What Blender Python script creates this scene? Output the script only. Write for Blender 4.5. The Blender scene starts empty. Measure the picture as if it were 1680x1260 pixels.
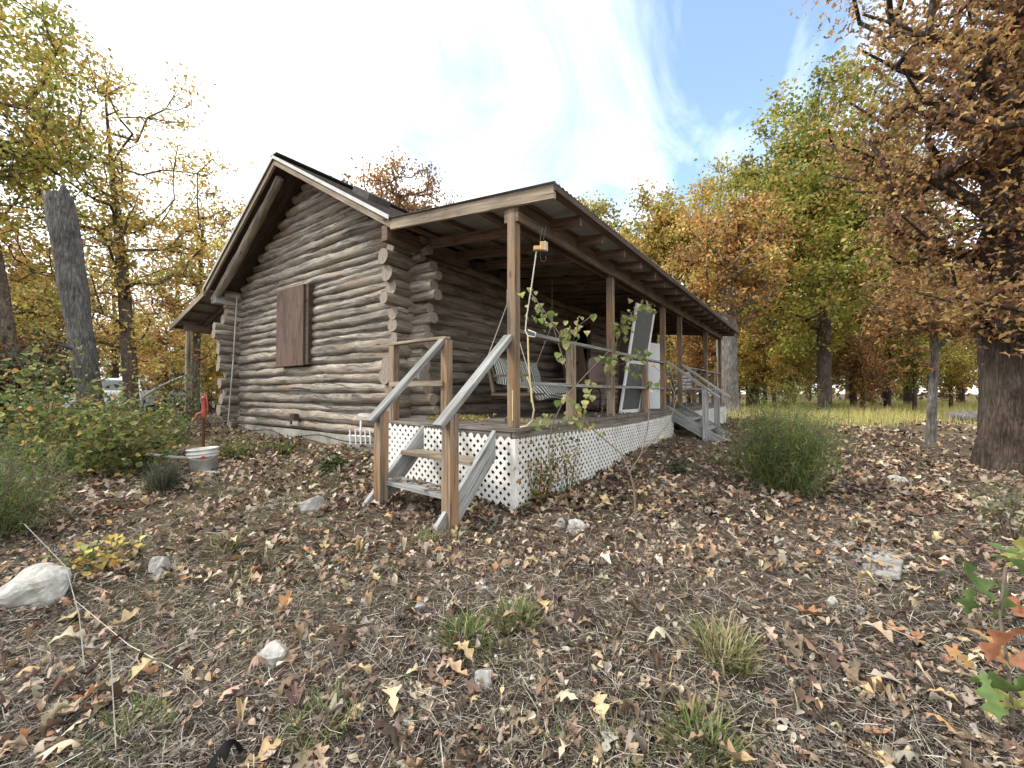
import bpy, math, random
import numpy as np
from mathutils import Vector, Matrix
random.seed(7)
RG = np.random.default_rng(11)
sc = bpy.context.scene
COL = sc.collection
PI = math.pi

# ---------------------------------------------------------------- camera frame
YAW = math.radians(35.97); PIT = math.radians(1.18); FPX = 682.0
Fv = np.array([-math.sin(YAW)*math.cos(PIT), math.cos(YAW)*math.cos(PIT), math.sin(PIT)])
Rv = np.array([math.cos(YAW), math.sin(YAW), 0.0])
Uv = np.cross(Rv, Fv)
def at(px, py, t):
    d = Fv + Rv*((px-840)/FPX) + Uv*((630-py)/FPX)
    return d*t

# ---------------------------------------------------------------- ground height
CP = np.array([(0,0,-1.36),(0,-3,-1.36),(-2.4,2.3,-1.15),(-3.4,2.4,-1.09),(-2.2,3.2,-1.10),(-2.2,4,-1.11),(-2.2,5,-1.03),
 (-2.2,6.5,-.9),(-2.2,9,-.82),(-3.2,3.3,-1.02),(-4.2,3.15,-.97),(-5.5,3.6,-.86),(-7.5,3.7,-.80),(-10,3.7,-.79),(-12,6,-.8),(-1.8,14,-.95),(0,9,-.98),
 (4,5,-1.25),(2.3,9.4,-1.2),(7,8,-1.2),(3,15,-1.12),(10,20,-1.15),(-8,1,-.98),(-3,1,-1.22),(-6,1.9,-1.0),(-.2,5.5,-1.09),
 (-5,0,-1.2),(-10,0,-1.0),(3,2,-1.34),(-16,4,-.85),(-7,8,-.8),(-7,14,-.8),
 (0,30,-1.15),(30,30,-1.15),(-30,30,-.95),(-40,0,-1.0),(40,0,-1.2),(0,-40,-1.4),(80,80,-1.1),(-80,80,-1.0),(0,90,-1.1),(-90,-40,-1.1),(90,-40,-1.1)])
def gz(x, y):
    x = np.asarray(x, float); y = np.asarray(y, float)
    sh = x.shape; x = x.ravel(); y = y.ravel()
    d2 = (x[:,None]-CP[None,:,0])**2 + (y[:,None]-CP[None,:,1])**2
    w = 1.0/(d2+.35)**1.7
    z = (w*CP[None,:,2]).sum(1)/w.sum(1)
    z = z + .018*np.sin(x*2.1+y*.7)*np.sin(y*2.7-x*.5) + .009*np.sin(x*6.3+1)*np.sin(y*5.7+x)
    return z.reshape(sh)
def g1(x, y): return float(gz(np.array([x]), np.array([y]))[0])
def og(px, py):
    d = Fv + Rv*((px-840)/FPX) + Uv*((630-py)/FPX)
    t = .5
    while t < 120:
        p = d*t
        if p[2] < g1(p[0], p[1]): break
        t *= 1.01
    return np.array([p[0], p[1], g1(p[0], p[1])]), t
def gt(px, t):
    d = Fv + Rv*((px-840)/FPX); p = d*t
    return np.array([p[0], p[1], g1(p[0], p[1])])

# ---------------------------------------------------------------- object helpers
def link(o, parent=None):
    COL.objects.link(o)
    if parent is not None: o.parent = parent
    return o
def tag(o, label, cat, group=None, kind=None):
    if label: o['label'] = label
    if cat: o['category'] = cat
    if group: o['group'] = group
    if kind: o['kind'] = kind
    return o
def thing(name, label, cat, loc=(0,0,0), group=None, rz=0):
    o = bpy.data.objects.new(name, None); o.empty_display_size = .1
    o.location = loc; o.rotation_euler = (0,0,rz)
    link(o); return tag(o, label, cat, group)

def V(a): return np.array(a, float)
def nrm(a): return a/ max(1e-9, np.linalg.norm(a))

class MB:
    """collects geometry with uv: u runs along the grain (metres)"""
    def __init__(s): s.v=[]; s.f=[]; s.uv=[]; s.m=[]; s.sm=[]
    def face(s, idx, uv, m=0, sm=False):
        s.f.append(idx); s.uv.append(uv); s.m.append(m); s.sm.append(sm)
    def beam(s, p0, p1, w, h, up=(0,0,1), m=0, me=None, warp=0.0):
        p0=V(p0); p1=V(p1); a=nrm(p1-p0); up=V(up)
        if abs(np.dot(a,up))>.98: up=V((0,1,0))
        sd=nrm(np.cross(a,up)); u2=np.cross(sd,a); L=np.linalg.norm(p1-p0)
        if me is None: me=m
        n=max(1,int(L/.5)) if warp else 1
        off=random.random()*7; b=len(s.v)
        cs=[(-1,-1),(1,-1),(1,1),(-1,1)]
        for k in range(n+1):
            q=p0+(p1-p0)*k/n
            q=q+sd*warp*math.sin(k*1.7+off)+u2*warp*math.cos(k*1.3+off)
            for c in cs: s.v.append(q+sd*c[0]*w/2+u2*c[1]*h/2)
        per=[0,w,w+h,2*w+h,2*w+2*h]
        for k in range(n):
            for j in range(4):
                j2=(j+1)%4; a0=b+4*k
                u0=L*k/n+off; u1=L*(k+1)/n+off
                s.face((a0+j,a0+j2,a0+4+j2,a0+4+j),[(u0,per[j]),(u0,per[j+1]),(u1,per[j+1]),(u1,per[j])],m)
        s.face((b+3,b+2,b+1,b),[(0,0),(w,0),(w,h),(0,h)],me)
        e=b+4*n
        s.face((e,e+1,e+2,e+3),[(0,0),(w,0),(w,h),(0,h)],me)
        return s
    def box(s, lo, hi, m=0):
        lo=V(lo);hi=V(hi);c=(lo+hi)/2
        return s.beam((lo[0],c[1],c[2]),(hi[0],c[1],c[2]),hi[1]-lo[1],hi[2]-lo[2],m=m)
    def tube(s, pts, rad, n=8, m=0, cap=True, noise=0, sm=True, me=None):
        pts=[V(p) for p in pts]
        if not hasattr(rad,'__len__'): rad=[rad]*len(pts)
        if me is None: me=m
        b=len(s.v); k=len(pts); Ls=0; prev=None; off=random.random()*9
        ph=random.random()*6
        us=[]
        for i,p in enumerate(pts):
            a=pts[min(i+1,k-1)]-pts[max(i-1,0)]; a=nrm(a)
            if prev is None:
                ref=V((0,0,1)) if abs(a[2])<.9 else V((1,0,0))
                x=nrm(np.cross(a,ref))
            else: x=nrm(prev-a*np.dot(prev,a))
            prev=x; y=np.cross(a,x)
            if i: Ls+=np.linalg.norm(p-pts[i-1])
            us.append(Ls+off)
            for j in range(n):
                th=2*PI*j/n
                r=rad[i]
                if noise: r*=1+noise*(math.sin(3*th+ph+Ls*1.3)*.5+math.sin(2*th-Ls*2.1+ph*2)*.5+random.uniform(-.6,.6))
                s.v.append(p+x*math.cos(th)*r+y*math.sin(th)*r)
        for i in range(k-1):
            for j in range(n):
                j2=(j+1)%n; c=2*PI*max(rad[i],1e-3)
                s.face((b+i*n+j,b+i*n+j2,b+(i+1)*n+j2,b+(i+1)*n+j),
                       [(us[i],c*j/n),(us[i],c*(j+1)/n),(us[i+1],c*(j+1)/n),(us[i+1],c*j/n)],m,sm)
        if cap:
            cc=[(.5+.5*math.cos(2*PI*j/n),.5+.5*math.sin(2*PI*j/n)) for j in range(n)]
            # separate cap vertices keep the cut edge crisp
            for e,rev in ((0,False),(k-1,True)):
                b2=len(s.v)
                for j in range(n): s.v.append(s.v[b+e*n+j].copy())
                idx=[b2+j for j in range(n)]; u=list(cc)
                if not rev: idx=idx[::-1]; u=u[::-1]
                s.face(tuple(idx),u,me)
        return s
    def prism(s, poly, d, m=0):
        """poly: list of 3d points (planar), extruded by vector d"""
        b=len(s.v); n=len(poly); d=V(d)
        for p in poly: s.v.append(V(p))
        for p in poly: s.v.append(V(p)+d)
        ed=max([s.v[b+(i+1)%n]-s.v[b+i] for i in range(n)],key=np.linalg.norm); ax=nrm(ed); ay=nrm(np.cross(ax,d)); o_=random.random()*5
        uvp=[(float(np.dot(s.v[b+i],ax))+o_,float(np.dot(s.v[b+i],ay))) for i in range(n)]
        s.face(tuple(range(b+n-1,b-1,-1)),uvp[::-1],m)
        s.face(tuple(range(b+n,b+2*n)),uvp,m)
        for i in range(n):
            j=(i+1)%n; L=np.linalg.norm(s.v[b+j]-s.v[b+i]); h=np.linalg.norm(d)
            s.face((b+i,b+j,b+n+j,b+n+i),[(0,0),(L,0),(L,h),(0,h)],m)
        return s
    def ball(s, c, r, n=10, m=0, noise=0, sm=True):
        c=V(c); r=V(r) if hasattr(r,'__len__') else V((r,r,r)); b=len(s.v); k=n//2+1
        for i in range(k+1):
            ph=PI*i/k
            for j in range(n):
                th=2*PI*j/n
                q=1+random.uniform(-noise,noise)
                s.v.append(c+r*V((math.sin(ph)*math.cos(th),math.sin(ph)*math.sin(th),-math.cos(ph)))*q)
        for i in range(k):
            for j in range(n):
                j2=(j+1)%n
                s.face((b+i*n+j,b+i*n+j2,b+(i+1)*n+j2,b+(i+1)*n+j),[(j/n,i/k),((j+1)/n,i/k),((j+1)/n,(i+1)/k),(j/n,(i+1)/k)],m,sm)
        return s
    def build(s, name, mats, parent=None, bevel=0, origin=None):
        if not isinstance(mats,(list,tuple)): mats=[mats]
        me=bpy.data.meshes.new(name)
        vs=np.array(s.v)
        if origin is not None: vs=vs-V(origin)
        me.from_pydata([tuple(p) for p in vs],[],s.f)
        for m in mats: me.materials.append(m)
        me.polygons.foreach_set('material_index',s.m)
        me.polygons.foreach_set('use_smooth',s.sm)
        uvl=me.uv_layers.new(name='UVMap')
        fl=[c for u in s.uv for q in u for c in q]
        uvl.data.foreach_set('uv',fl)
        me.update()
        o=bpy.data.objects.new(name,me)
        if origin is not None: o.location=origin
        link(o,parent)
        if bevel:
            bm=o.modifiers.new('bev','BEVEL'); bm.width=bevel; bm.segments=2; bm.limit_method='ANGLE'; bm.angle_limit=math.radians(50)
        return o

def mesh_np(name, verts, faces, mat, parent=None, col=None, smooth=False, uv=None):
    """verts (N,3), faces (M,k) with constant k"""
    me=bpy.data.meshes.new(name); N=len(verts); M,k=faces.shape
    me.vertices.add(N); me.vertices.foreach_set('co',verts.astype(np.float32).ravel())
    me.loops.add(M*k); me.loops.foreach_set('vertex_index',faces.astype(np.int32).ravel())
    me.polygons.add(M); me.polygons.foreach_set('loop_start',np.arange(0,M*k,k,dtype=np.int32))
    me.polygons.foreach_set('loop_total',np.full(M,k,dtype=np.int32))
    me.update(calc_edges=True)
    if smooth: me.polygons.foreach_set('use_smooth',np.ones(M,bool))
    if col is not None:
        ca=me.color_attributes.new('Col','FLOAT_COLOR','POINT')
        c4=np.ones((N,4),np.float32); c4[:,:3]=col; ca.data.foreach_set('color',c4.ravel())
    me.materials.append(mat)
    o=bpy.data.objects.new(name,me); link(o,parent); return o

# ---------------------------------------------------------------- materials
def newmat(name):
    m=bpy.data.materials.new(name); m.use_nodes=True
    nt=m.node_tree; b=nt.nodes['Principled BSDF']; return m,nt,b
def N(nt,t,**k):
    n=nt.nodes.new(t)
    for a,v in k.items(): setattr(n,a,v)
    return n
def ramp(nt, stops):
    r=N(nt,'ShaderNodeValToRGB'); e=r.color_ramp.elements
    while len(e)<len(stops): e.new(.5)
    for i,(p,c) in enumerate(stops):
        e[i].position=p; e[i].color=(c[0],c[1],c[2],1) if hasattr(c,'__len__') else (c,c,c,1)
    return r
def mixc(nt, fac, a, b, mode='MIX'):
    n=N(nt,'ShaderNodeMix',data_type='RGBA',blend_type=mode)
    for i,x in ((0,fac),(6,a),(7,b)):
        if hasattr(x,'is_output') or isinstance(x,bpy.types.NodeSocket): nt.links.new(x,n.inputs[i])
        elif hasattr(x,'__len__'): n.inputs[i].default_value=(x[0],x[1],x[2],1)
        else: n.inputs[i].default_value=x
    return n.outputs[2]
def math1(nt, op, a, b=None, c=None):
    n=N(nt,'ShaderNodeMath',operation=op)
    for i,x in enumerate((a,b,c)):
        if x is None: continue
        if isinstance(x,bpy.types.NodeSocket): nt.links.new(x,n.inputs[i])
        else: n.inputs[i].default_value=x
    return n.outputs[0]
def noise(nt, vec, scale, detail=6, rough=.6, dist=0):
    n=N(nt,'ShaderNodeTexNoise'); n.inputs['Scale'].default_value=scale; n.inputs['Detail'].default_value=detail
    n.inputs['Roughness'].default_value=rough; n.inputs['Distortion'].default_value=dist
    if vec is not None: nt.links.new(vec,n.inputs['Vector'])
    return n.outputs['Fac']
def vec_scale(nt, src, s, offs=None):
    m=N(nt,'ShaderNodeMapping'); m.inputs['Scale'].default_value=s
    nt.links.new(src,m.inputs['Vector'])
    if offs is not None: nt.links.new(offs,m.inputs['Location'])
    return m.outputs['Vector']

def wood(name, dark, mid, light, grain=26, rough=.85, bump=.5, var=.35, patch=.5, warm=None):
    m,nt,b=newmat(name); L=nt.links
    tc=N(nt,'ShaderNodeTexCoord'); oi=N(nt,'ShaderNodeObjectInfo')
    r10=math1(nt,'MULTIPLY',oi.outputs['Random'],37.0)
    cb=N(nt,'ShaderNodeCombineXYZ'); L.new(r10,cb.inputs[0]); L.new(r10,cb.inputs[1]); L.new(r10,cb.inputs[2])
    fine=noise(nt,vec_scale(nt,tc.outputs['UV'],(1.3,grain,1),cb.outputs[0]),1.6,9,.68,.35)
    pat=noise(nt,vec_scale(nt,tc.outputs['UV'],(.9,2.2,1),cb.outputs[0]),1.7,5,.6,.5)
    crack=noise(nt,vec_scale(nt,tc.outputs['UV'],(.8,grain*1.6,1),cb.outputs[0]),1.1,3,.5,.6)
    rp=ramp(nt,[(.30,dark),(.5,mid),(.72,light)]); L.new(fine,rp.inputs[0])
    base=rp.outputs[0]
    pr=ramp(nt,[(.34,(.38,.36,.34)),(.52,(1,1,1)),(.72,(1.3,1.28,1.25))]); L.new(pat,pr.inputs[0])
    c=mixc(nt,patch,base,pr.outputs[0],'MULTIPLY')
    if warm is not None:
        wn=noise(nt,vec_scale(nt,tc.outputs['UV'],(.5,5,1),cb.outputs[0]),2.3,3,.5)
        wr=ramp(nt,[(.48,0),(.62,1)]); L.new(wn,wr.inputs[0])
        c=mixc(nt,math1(nt,'MULTIPLY',wr.outputs[0],.7),c,warm)
    kv=N(nt,'ShaderNodeTexVoronoi'); kv.inputs['Scale'].default_value=2.2; L.new(vec_scale(nt,tc.outputs['UV'],(.9,3.0,1),cb.outputs[0]),kv.inputs['Vector'])
    kr=ramp(nt,[(.05,(.22,.17,.13)),(.10,(1,1,1))]); L.new(kv.outputs['Distance'],kr.inputs[0]); c=mixc(nt,.75,c,kr.outputs[0],'MULTIPLY')
    cr=ramp(nt,[(.33,(.22,.2,.18)),(.385,(1,1,1))]); L.new(crack,cr.inputs[0])
    c=mixc(nt,.8,c,cr.outputs[0],'MULTIPLY')
    # per-object brightness
    v=math1(nt,'MULTIPLY_ADD',oi.outputs['Random'],var,1-var/2)
    hs=N(nt,'ShaderNodeHueSaturation'); L.new(c,hs.inputs['Color']); L.new(v,hs.inputs['Value'])
    L.new(hs.outputs[0],b.inputs['Base Color'])
    b.inputs['Roughness'].default_value=rough; b.inputs['Specular IOR Level'].default_value=.25
    bp=N(nt,'ShaderNodeBump'); bp.inputs['Strength'].default_value=bump; bp.inputs['Distance'].default_value=.012
    hh=math1(nt,'ADD',fine,math1(nt,'MULTIPLY',cr.outputs[0],.5)); L.new(hh,bp.inputs['Height']); L.new(bp.outputs[0],b.inputs['Normal'])
    return m
def endgrain(name, a, bcol):
    m,nt,b=newmat(name); L=nt.links
    tc=N(nt,'ShaderNodeTexCoord'); mp=N(nt,'ShaderNodeMapping'); mp.inputs['Location'].default_value=(-.5,-.5,0)
    L.new(tc.outputs['UV'],mp.inputs[0])
    w=N(nt,'ShaderNodeTexWave',wave_type='RINGS',rings_direction='Z'); w.inputs['Scale'].default_value=7; w.inputs['Distortion'].default_value=2.0
    w.inputs['Detail'].default_value=3; L.new(mp.outputs[0],w.inputs['Vector'])
    nz=noise(nt,tc.outputs['UV'],5,6,.7)
    c=mixc(nt,math1(nt,'MULTIPLY',w.outputs['Fac'],.5),a,bcol)
    r=ramp(nt,[(.3,(.45,.43,.42)),(.6,(1.1,1.1,1.1))]); L.new(nz,r.inputs[0])
    c=mixc(nt,.8,c,r.outputs[0],'MULTIPLY')
    L.new(c,b.inputs['Base Color']); b.inputs['Roughness'].default_value=.9
    bp=N(nt,'ShaderNodeBump'); bp.inputs['Strength'].default_value=.4; bp.inputs['Distance'].default_value=.006
    L.new(nz,bp.inputs['Height']); L.new(bp.outputs[0],b.inputs['Normal'])
    return m
def plain(name, colr, rough=.6, metal=0, nscale=6, namt=.35, bump=.15, spec=.4, dirt=None):
    m,nt,b=newmat(name); L=nt.links
    tc=N(nt,'ShaderNodeTexCoord'); nz=noise(nt,tc.outputs['Object'],nscale,8,.65,.3)
    r=ramp(nt,[(.3,1-namt),(.62,1.0+namt*.25)]); L.new(nz,r.inputs[0])
    c=mixc(nt,1.0,colr,r.outputs[0],'MULTIPLY')
    if dirt is not None:
        n2=noise(nt,tc.outputs['Object'],nscale*.45,7,.7,.6); r2=ramp(nt,[(.5,0),(.68,1)]); L.new(n2,r2.inputs[0])
        c=mixc(nt,math1(nt,'MULTIPLY',r2.outputs[0],.75),c,dirt)
    L.new(c,b.inputs['Base Color']); b.inputs['Roughness'].default_value=rough; b.inputs['Metallic'].default_value=metal
    b.inputs['Specular IOR Level'].default_value=spec
    if bump:
        bp=N(nt,'ShaderNodeBump'); bp.inputs['Strength'].default_value=bump; bp.inputs['Distance'].default_value=.01
        L.new(nz,bp.inputs['Height']); L.new(bp.outputs[0],b.inputs['Normal'])
    return m
def leafmat(name, trans=.35, rough=.6, var=.3, spec=.25):
    m,nt,b=newmat(name); L=nt.links
    at_=N(nt,'ShaderNodeAttribute'); at_.attribute_name='Col'
    oi=N(nt,'ShaderNodeObjectInfo')
    v=math1(nt,'MULTIPLY_ADD',oi.outputs['Random'],var,1-var/2)
    tc=N(nt,'ShaderNodeTexCoord'); nz=noise(nt,tc.outputs['Object'],30,3,.6); rn=ramp(nt,[(.3,.72),(.7,1.15)]); L.new(nz,rn.inputs[0])
    hs=N(nt,'ShaderNodeHueSaturation'); L.new(at_.outputs['Color'],hs.inputs['Color']); L.new(v,hs.inputs['Value'])
    hs.inputs['Saturation'].default_value=1.0
    c=mixc(nt,1.0,hs.outputs[0],rn.outputs[0],'MULTIPLY')
    L.new(c,b.inputs['Base Color']); b.inputs['Roughness'].default_value=rough; b.inputs['Specular IOR Level'].default_value=spec
    tr=N(nt,'ShaderNodeBsdfTranslucent'); L.new(c,tr.inputs['Color'])
    mx=N(nt,'ShaderNodeMixShader'); mx.inputs[0].default_value=trans
    L.new(b.outputs[0],mx.inputs[1]); L.new(tr.outputs[0],mx.inputs[2])
    L.new(mx.outputs[0],nt.nodes['Material Output'].inputs['Surface'])
    return m
def barkmat(name, dark, light, moss=None):
    m,nt,b=newmat(name); L=nt.links
    tc=N(nt,'ShaderNodeTexCoord')
    v1=vec_scale(nt,tc.outputs['Object'],(13,13,1.9))
    vo=N(nt,'ShaderNodeTexVoronoi',feature='DISTANCE_TO_EDGE'); vo.inputs['Scale'].default_value=1.6
    nv=noise(nt,v1,1.2,5,.6); 
    add=N(nt,'ShaderNodeVectorMath',operation='ADD'); L.new(v1,add.inputs[0])
    cb=N(nt,'ShaderNodeCombineXYZ')
    for i in range(3): L.new(math1(nt,'MULTIPLY',nv,1.6),cb.inputs[i])
    L.new(cb.outputs[0],add.inputs[1]); L.new(add.outputs[0],vo.inputs['Vector'])
    nz=noise(nt,v1,2.5,8,.7)
    r=ramp(nt,[(.28,dark),(.7,light)]); L.new(nz,r.inputs[0])
    r2=ramp(nt,[(.0,(.3,.28,.26)),(.16,(1,1,1))]); L.new(vo.outputs['Distance'],r2.inputs[0])
    c=mixc(nt,.6,r.outputs[0],r2.outputs[0],'MULTIPLY')
    bl=noise(nt,tc.outputs['Object'],2.2,6,.7,.4); blr=ramp(nt,[(.35,(.55,.54,.53)),(.65,(1.3,1.28,1.25))]); L.new(bl,blr.inputs[0])
    c=mixc(nt,1.0,c,blr.outputs[0],'MULTIPLY')
    if moss is not None:
        n3=noise(nt,tc.outputs['Object'],1.4,6,.7); r3=ramp(nt,[(.52,0),(.66,1)]); L.new(n3,r3.inputs[0])
        c=mixc(nt,math1(nt,'MULTIPLY',r3.outputs[0],.6),c,moss)
    L.new(c,b.inputs['Base Color']); b.inputs['Roughness'].default_value=.95; b.inputs['Specular IOR Level'].default_value=.1
    bp=N(nt,'ShaderNodeBump'); bp.inputs['Strength'].default_value=.9; bp.inputs['Distance'].default_value=.035
    h=math1(nt,'ADD',math1(nt,'MULTIPLY',nz,.4),math1(nt,'MINIMUM',vo.outputs['Distance'],.3)); L.new(h,bp.inputs['Height']); L.new(bp.outputs[0],b.inputs['Normal'])
    return m

M_LOG=wood('weathered_log',(.085,.073,.062),(.29,.256,.218),(.50,.462,.405),grain=15,bump=1.2,var=.44,patch=.95,warm=(.26,.195,.14))
M_LOGEND=endgrain('log_end_grain',(.33,.28,.23),(.17,.14,.115))
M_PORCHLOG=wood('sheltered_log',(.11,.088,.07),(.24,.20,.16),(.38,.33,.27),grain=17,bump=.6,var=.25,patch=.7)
M_POST=wood('post_wood',(.11,.08,.058),(.235,.18,.13),(.36,.30,.235),grain=30,bump=.6,var=.3,patch=.8,warm=(.33,.19,.095))
M_GREY=wood('grey_board',(.15,.145,.14),(.31,.31,.30),(.47,.47,.46),grain=32,bump=.6,var=.25,patch=.6)
M_DECK=wood('deck_board',(.10,.085,.07),(.20,.175,.15),(.33,.30,.265),grain=28,bump=.5,var=.3,patch=.7)
M_RAKE=wood('rake_board_wood',(.17,.13,.09),(.29,.235,.175),(.40,.34,.265),grain=24,bump=.4,var=.15,patch=.5)
M_RAFT=wood('rafter_wood',(.09,.06,.045),(.17,.115,.085),(.25,.18,.135),grain=24,bump=.4,var=.3,patch=.5)
M_BEAM=wood('beam_wood',(.10,.07,.05),(.20,.145,.10),(.29,.22,.16),grain=24,bump=.4,var=.1,patch=.6)
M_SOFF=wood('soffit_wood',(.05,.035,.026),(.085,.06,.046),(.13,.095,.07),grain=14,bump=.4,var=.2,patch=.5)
M_SHUT=wood('brown_painted_plywood',(.085,.055,.045),(.125,.082,.066),(.165,.115,.095),grain=22,bump=.25,var=.02,patch=.6)
M_BROWND=wood('brown_door',(.07,.042,.028),(.13,.08,.055),(.18,.12,.085),grain=24,bump=.3,var=.2)
M_CHINK=plain('grey_chinking',(.10,.095,.085),.95,0,9,.5,.4)
M_CONC=plain('concrete_foundation',(.36,.34,.30),.95,0,5,.45,.4,dirt=(.16,.12,.08))
M_SHING=plain('dark_shingles',(.085,.075,.07),.95,0,14,.5,.5)
M_DRIP=plain('white_metal_trim',(.50,.495,.47),.5,.1,9,.25,.05)
M_LATT=plain('white_plastic_lattice',(.80,.79,.76),.5,0,4,.22,.02,dirt=(.50,.46,.38))
M_WHITE=plain('white_paint',(.76,.77,.77),.4,0,6,.12,.03)
M_WDOOR=plain('white_panel_paint',(.74,.76,.79),.45,0,3,.08,.02)
M_METAL=plain('galvanised_roof_metal',(.36,.355,.35),.5,.4,3,.3,.05)
M_DARK=plain('dark_metal',(.03,.03,.03),.5,.5,9,.3,.1)
M_RUST=plain('rusty_iron',(.16,.065,.035),.85,.2,14,.6,.4)
M_RED=plain('red_enamel',(.33,.06,.035),.5,0,12,.35,.1)
M_ROPE=plain('pale_rope',(.58,.54,.46),.9,0,40,.3,.2)
M_HOSE=plain('yellow_hose',(.66,.52,.27),.6,0,10,.2,.05)
M_YWOOD=plain('fresh_pine_wood',(.62,.40,.18),.7,0,12,.3,.1)
M_GLASS=plain('dusty_screen',(.09,.095,.09),.55,0,9,.25,.0)
M_BUCK=plain('white_bucket_plastic',(.66,.655,.62),.45,0,9,.3,.05,dirt=(.40,.33,.24))
M_CAR=plain('white_car_paint',(.72,.75,.79),.25,0,3,.08,.0,spec=.6)
M_CARG=plain('car_window_glass',(.02,.025,.03),.1,0,3,.1,.0,spec=.9)
M_TYRE=plain('tyre_rubber',(.02,.02,.02),.85,0,9,.3,.1)
M_PINK=plain('faded_rose_vinyl',(.36,.255,.235),.55,0,6,.3,.08)
M_PLAST=plain('grey_white_chair_plastic',(.55,.56,.56),.5,0,6,.2,.03)
M_ROCK=plain('pale_limestone',(.43,.415,.385),.95,0,13,.6,1.0,dirt=(.18,.15,.11))
M_SLAB=plain('grey_flat_stone',(.33,.32,.30),.95,0,9,.5,.8,dirt=(.17,.14,.10))
M_BARKG=barkmat('grey_bark',(.09,.082,.075),(.34,.32,.30))
M_DEAD=barkmat('dead_grey_bark',(.045,.042,.04),(.23,.22,.21))
M_BARKD=barkmat('dark_oak_bark',(.035,.026,.022),(.16,.125,.105),moss=(.09,.09,.06))
M_BARKM=barkmat('brown_bark',(.06,.046,.036),(.21,.17,.135))
M_TWIG=plain('bare_twig',(.20,.155,.12),.9,0,20,.4,.2)
M_LEAF=leafmat('tree_leaf',.42,.55,.22)
M_LITTER=leafmat('fallen_leaf',.12,.7,0,.2)
M_GRASS=leafmat('grass_blade',.35,.6,0,.2)

def stripes():
    m,nt,b=newmat('green_white_striped_cloth'); L=nt.links
    tc=N(nt,'ShaderNodeTexCoord'); sp=N(nt,'ShaderNodeSeparateXYZ'); L.new(tc.outputs['UV'],sp.inputs[0])
    nz=noise(nt,tc.outputs['UV'],3,3,.5)
    w=math1(nt,'ADD',math1(nt,'MULTIPLY',sp.outputs[0],62),math1(nt,'MULTIPLY',nz,1.2))
    s=math1(nt,'SINE',w); r=ramp(nt,[(.46,(.03,.075,.06)),(.54,(.66,.66,.60))]); L.new(math1(nt,'MULTIPLY_ADD',s,.5,.5),r.inputs[0])
    L.new(r.outputs[0],b.inputs['Base Color']); b.inputs['Roughness'].default_value=.9
    return m
M_STRIPE=stripes()

def groundmat():
    m,nt,b=newmat('forest_soil'); L=nt.links
    tc=N(nt,'ShaderNodeTexCoord'); P=tc.outputs['Object']
    n1=noise(nt,P,22,10,.75,.4); n2=noise(nt,P,1.1,6,.6,.3); n3=noise(nt,P,70,6,.7); n4=noise(nt,P,.16,5,.6)
    r1=ramp(nt,[(.30,(.035,.025,.018)),(.5,(.14,.108,.08)),(.68,(.34,.29,.22))]); L.new(n1,r1.inputs[0])
    r2=ramp(nt,[(.35,(.42,.39,.37)),(.65,(1.08,1.05,1.0))]); L.new(n2,r2.inputs[0])
    c=mixc(nt,1.0,r1.outputs[0],r2.outputs[0],'MULTIPLY')
    # pale dry straw and green patches
    r3=ramp(nt,[(.55,0),(.68,1)]); L.new(n3,r3.inputs[0])
    c=mixc(nt,math1(nt,'MULTIPLY',r3.outputs[0],.5),c,(.34,.28,.19))
    r4=ramp(nt,[(.52,0),(.62,1)]); L.new(n4,r4.inputs[0])
    c=mixc(nt,math1(nt,'MULTIPLY',r4.outputs[0],.35),c,(.10,.105,.045))
    L.new(c,b.inputs['Base Color']); b.inputs['Roughness'].default_value=1; b.inputs['Specular IOR Level'].default_value=.1
    bp=N(nt,'ShaderNodeBump'); bp.inputs['Strength'].default_value=1; bp.inputs['Distance'].default_value=.03
    L.new(math1(nt,'ADD',n1,math1(nt,'MULTIPLY',n3,.5)),bp.inputs['Height']); L.new(bp.outputs[0],b.inputs['Normal'])
    return m
M_GROUND=groundmat()

# ---------------------------------------------------------------- ground sheet
def make_ground():
    nr=230; na=400
    rr=.25*np.power(400/.25,np.linspace(0,1,nr)); aa=np.linspace(0,2*PI,na,endpoint=False)
    R,A=np.meshgrid(rr,aa,indexing='ij'); X=R*np.cos(A); Y=R*np.sin(A)
    Z=gz(X.ravel(),Y.ravel())
    Z=Z.reshape(X.shape)+np.where(R<12,RG.normal(0,.006,X.shape),0)
    vs=np.stack([X.ravel(),Y.ravel(),Z.ravel()],1)
    vs=np.vstack([vs,[[0,0,g1(0,0)]]])
    i=np.arange(nr-1)[:,None]*na; j=np.arange(na)[None,:]; j2=(j+1)%na
    f=np.stack([(i+j).ravel(),(i+na+j).ravel(),(i+na+j2).ravel(),(i+j2).ravel()],1)
    o=mesh_np('ground',vs,f,M_GROUND,smooth=True); o['kind']='structure'
    # tiny centre cap
    me=o.data
make_ground()

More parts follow.
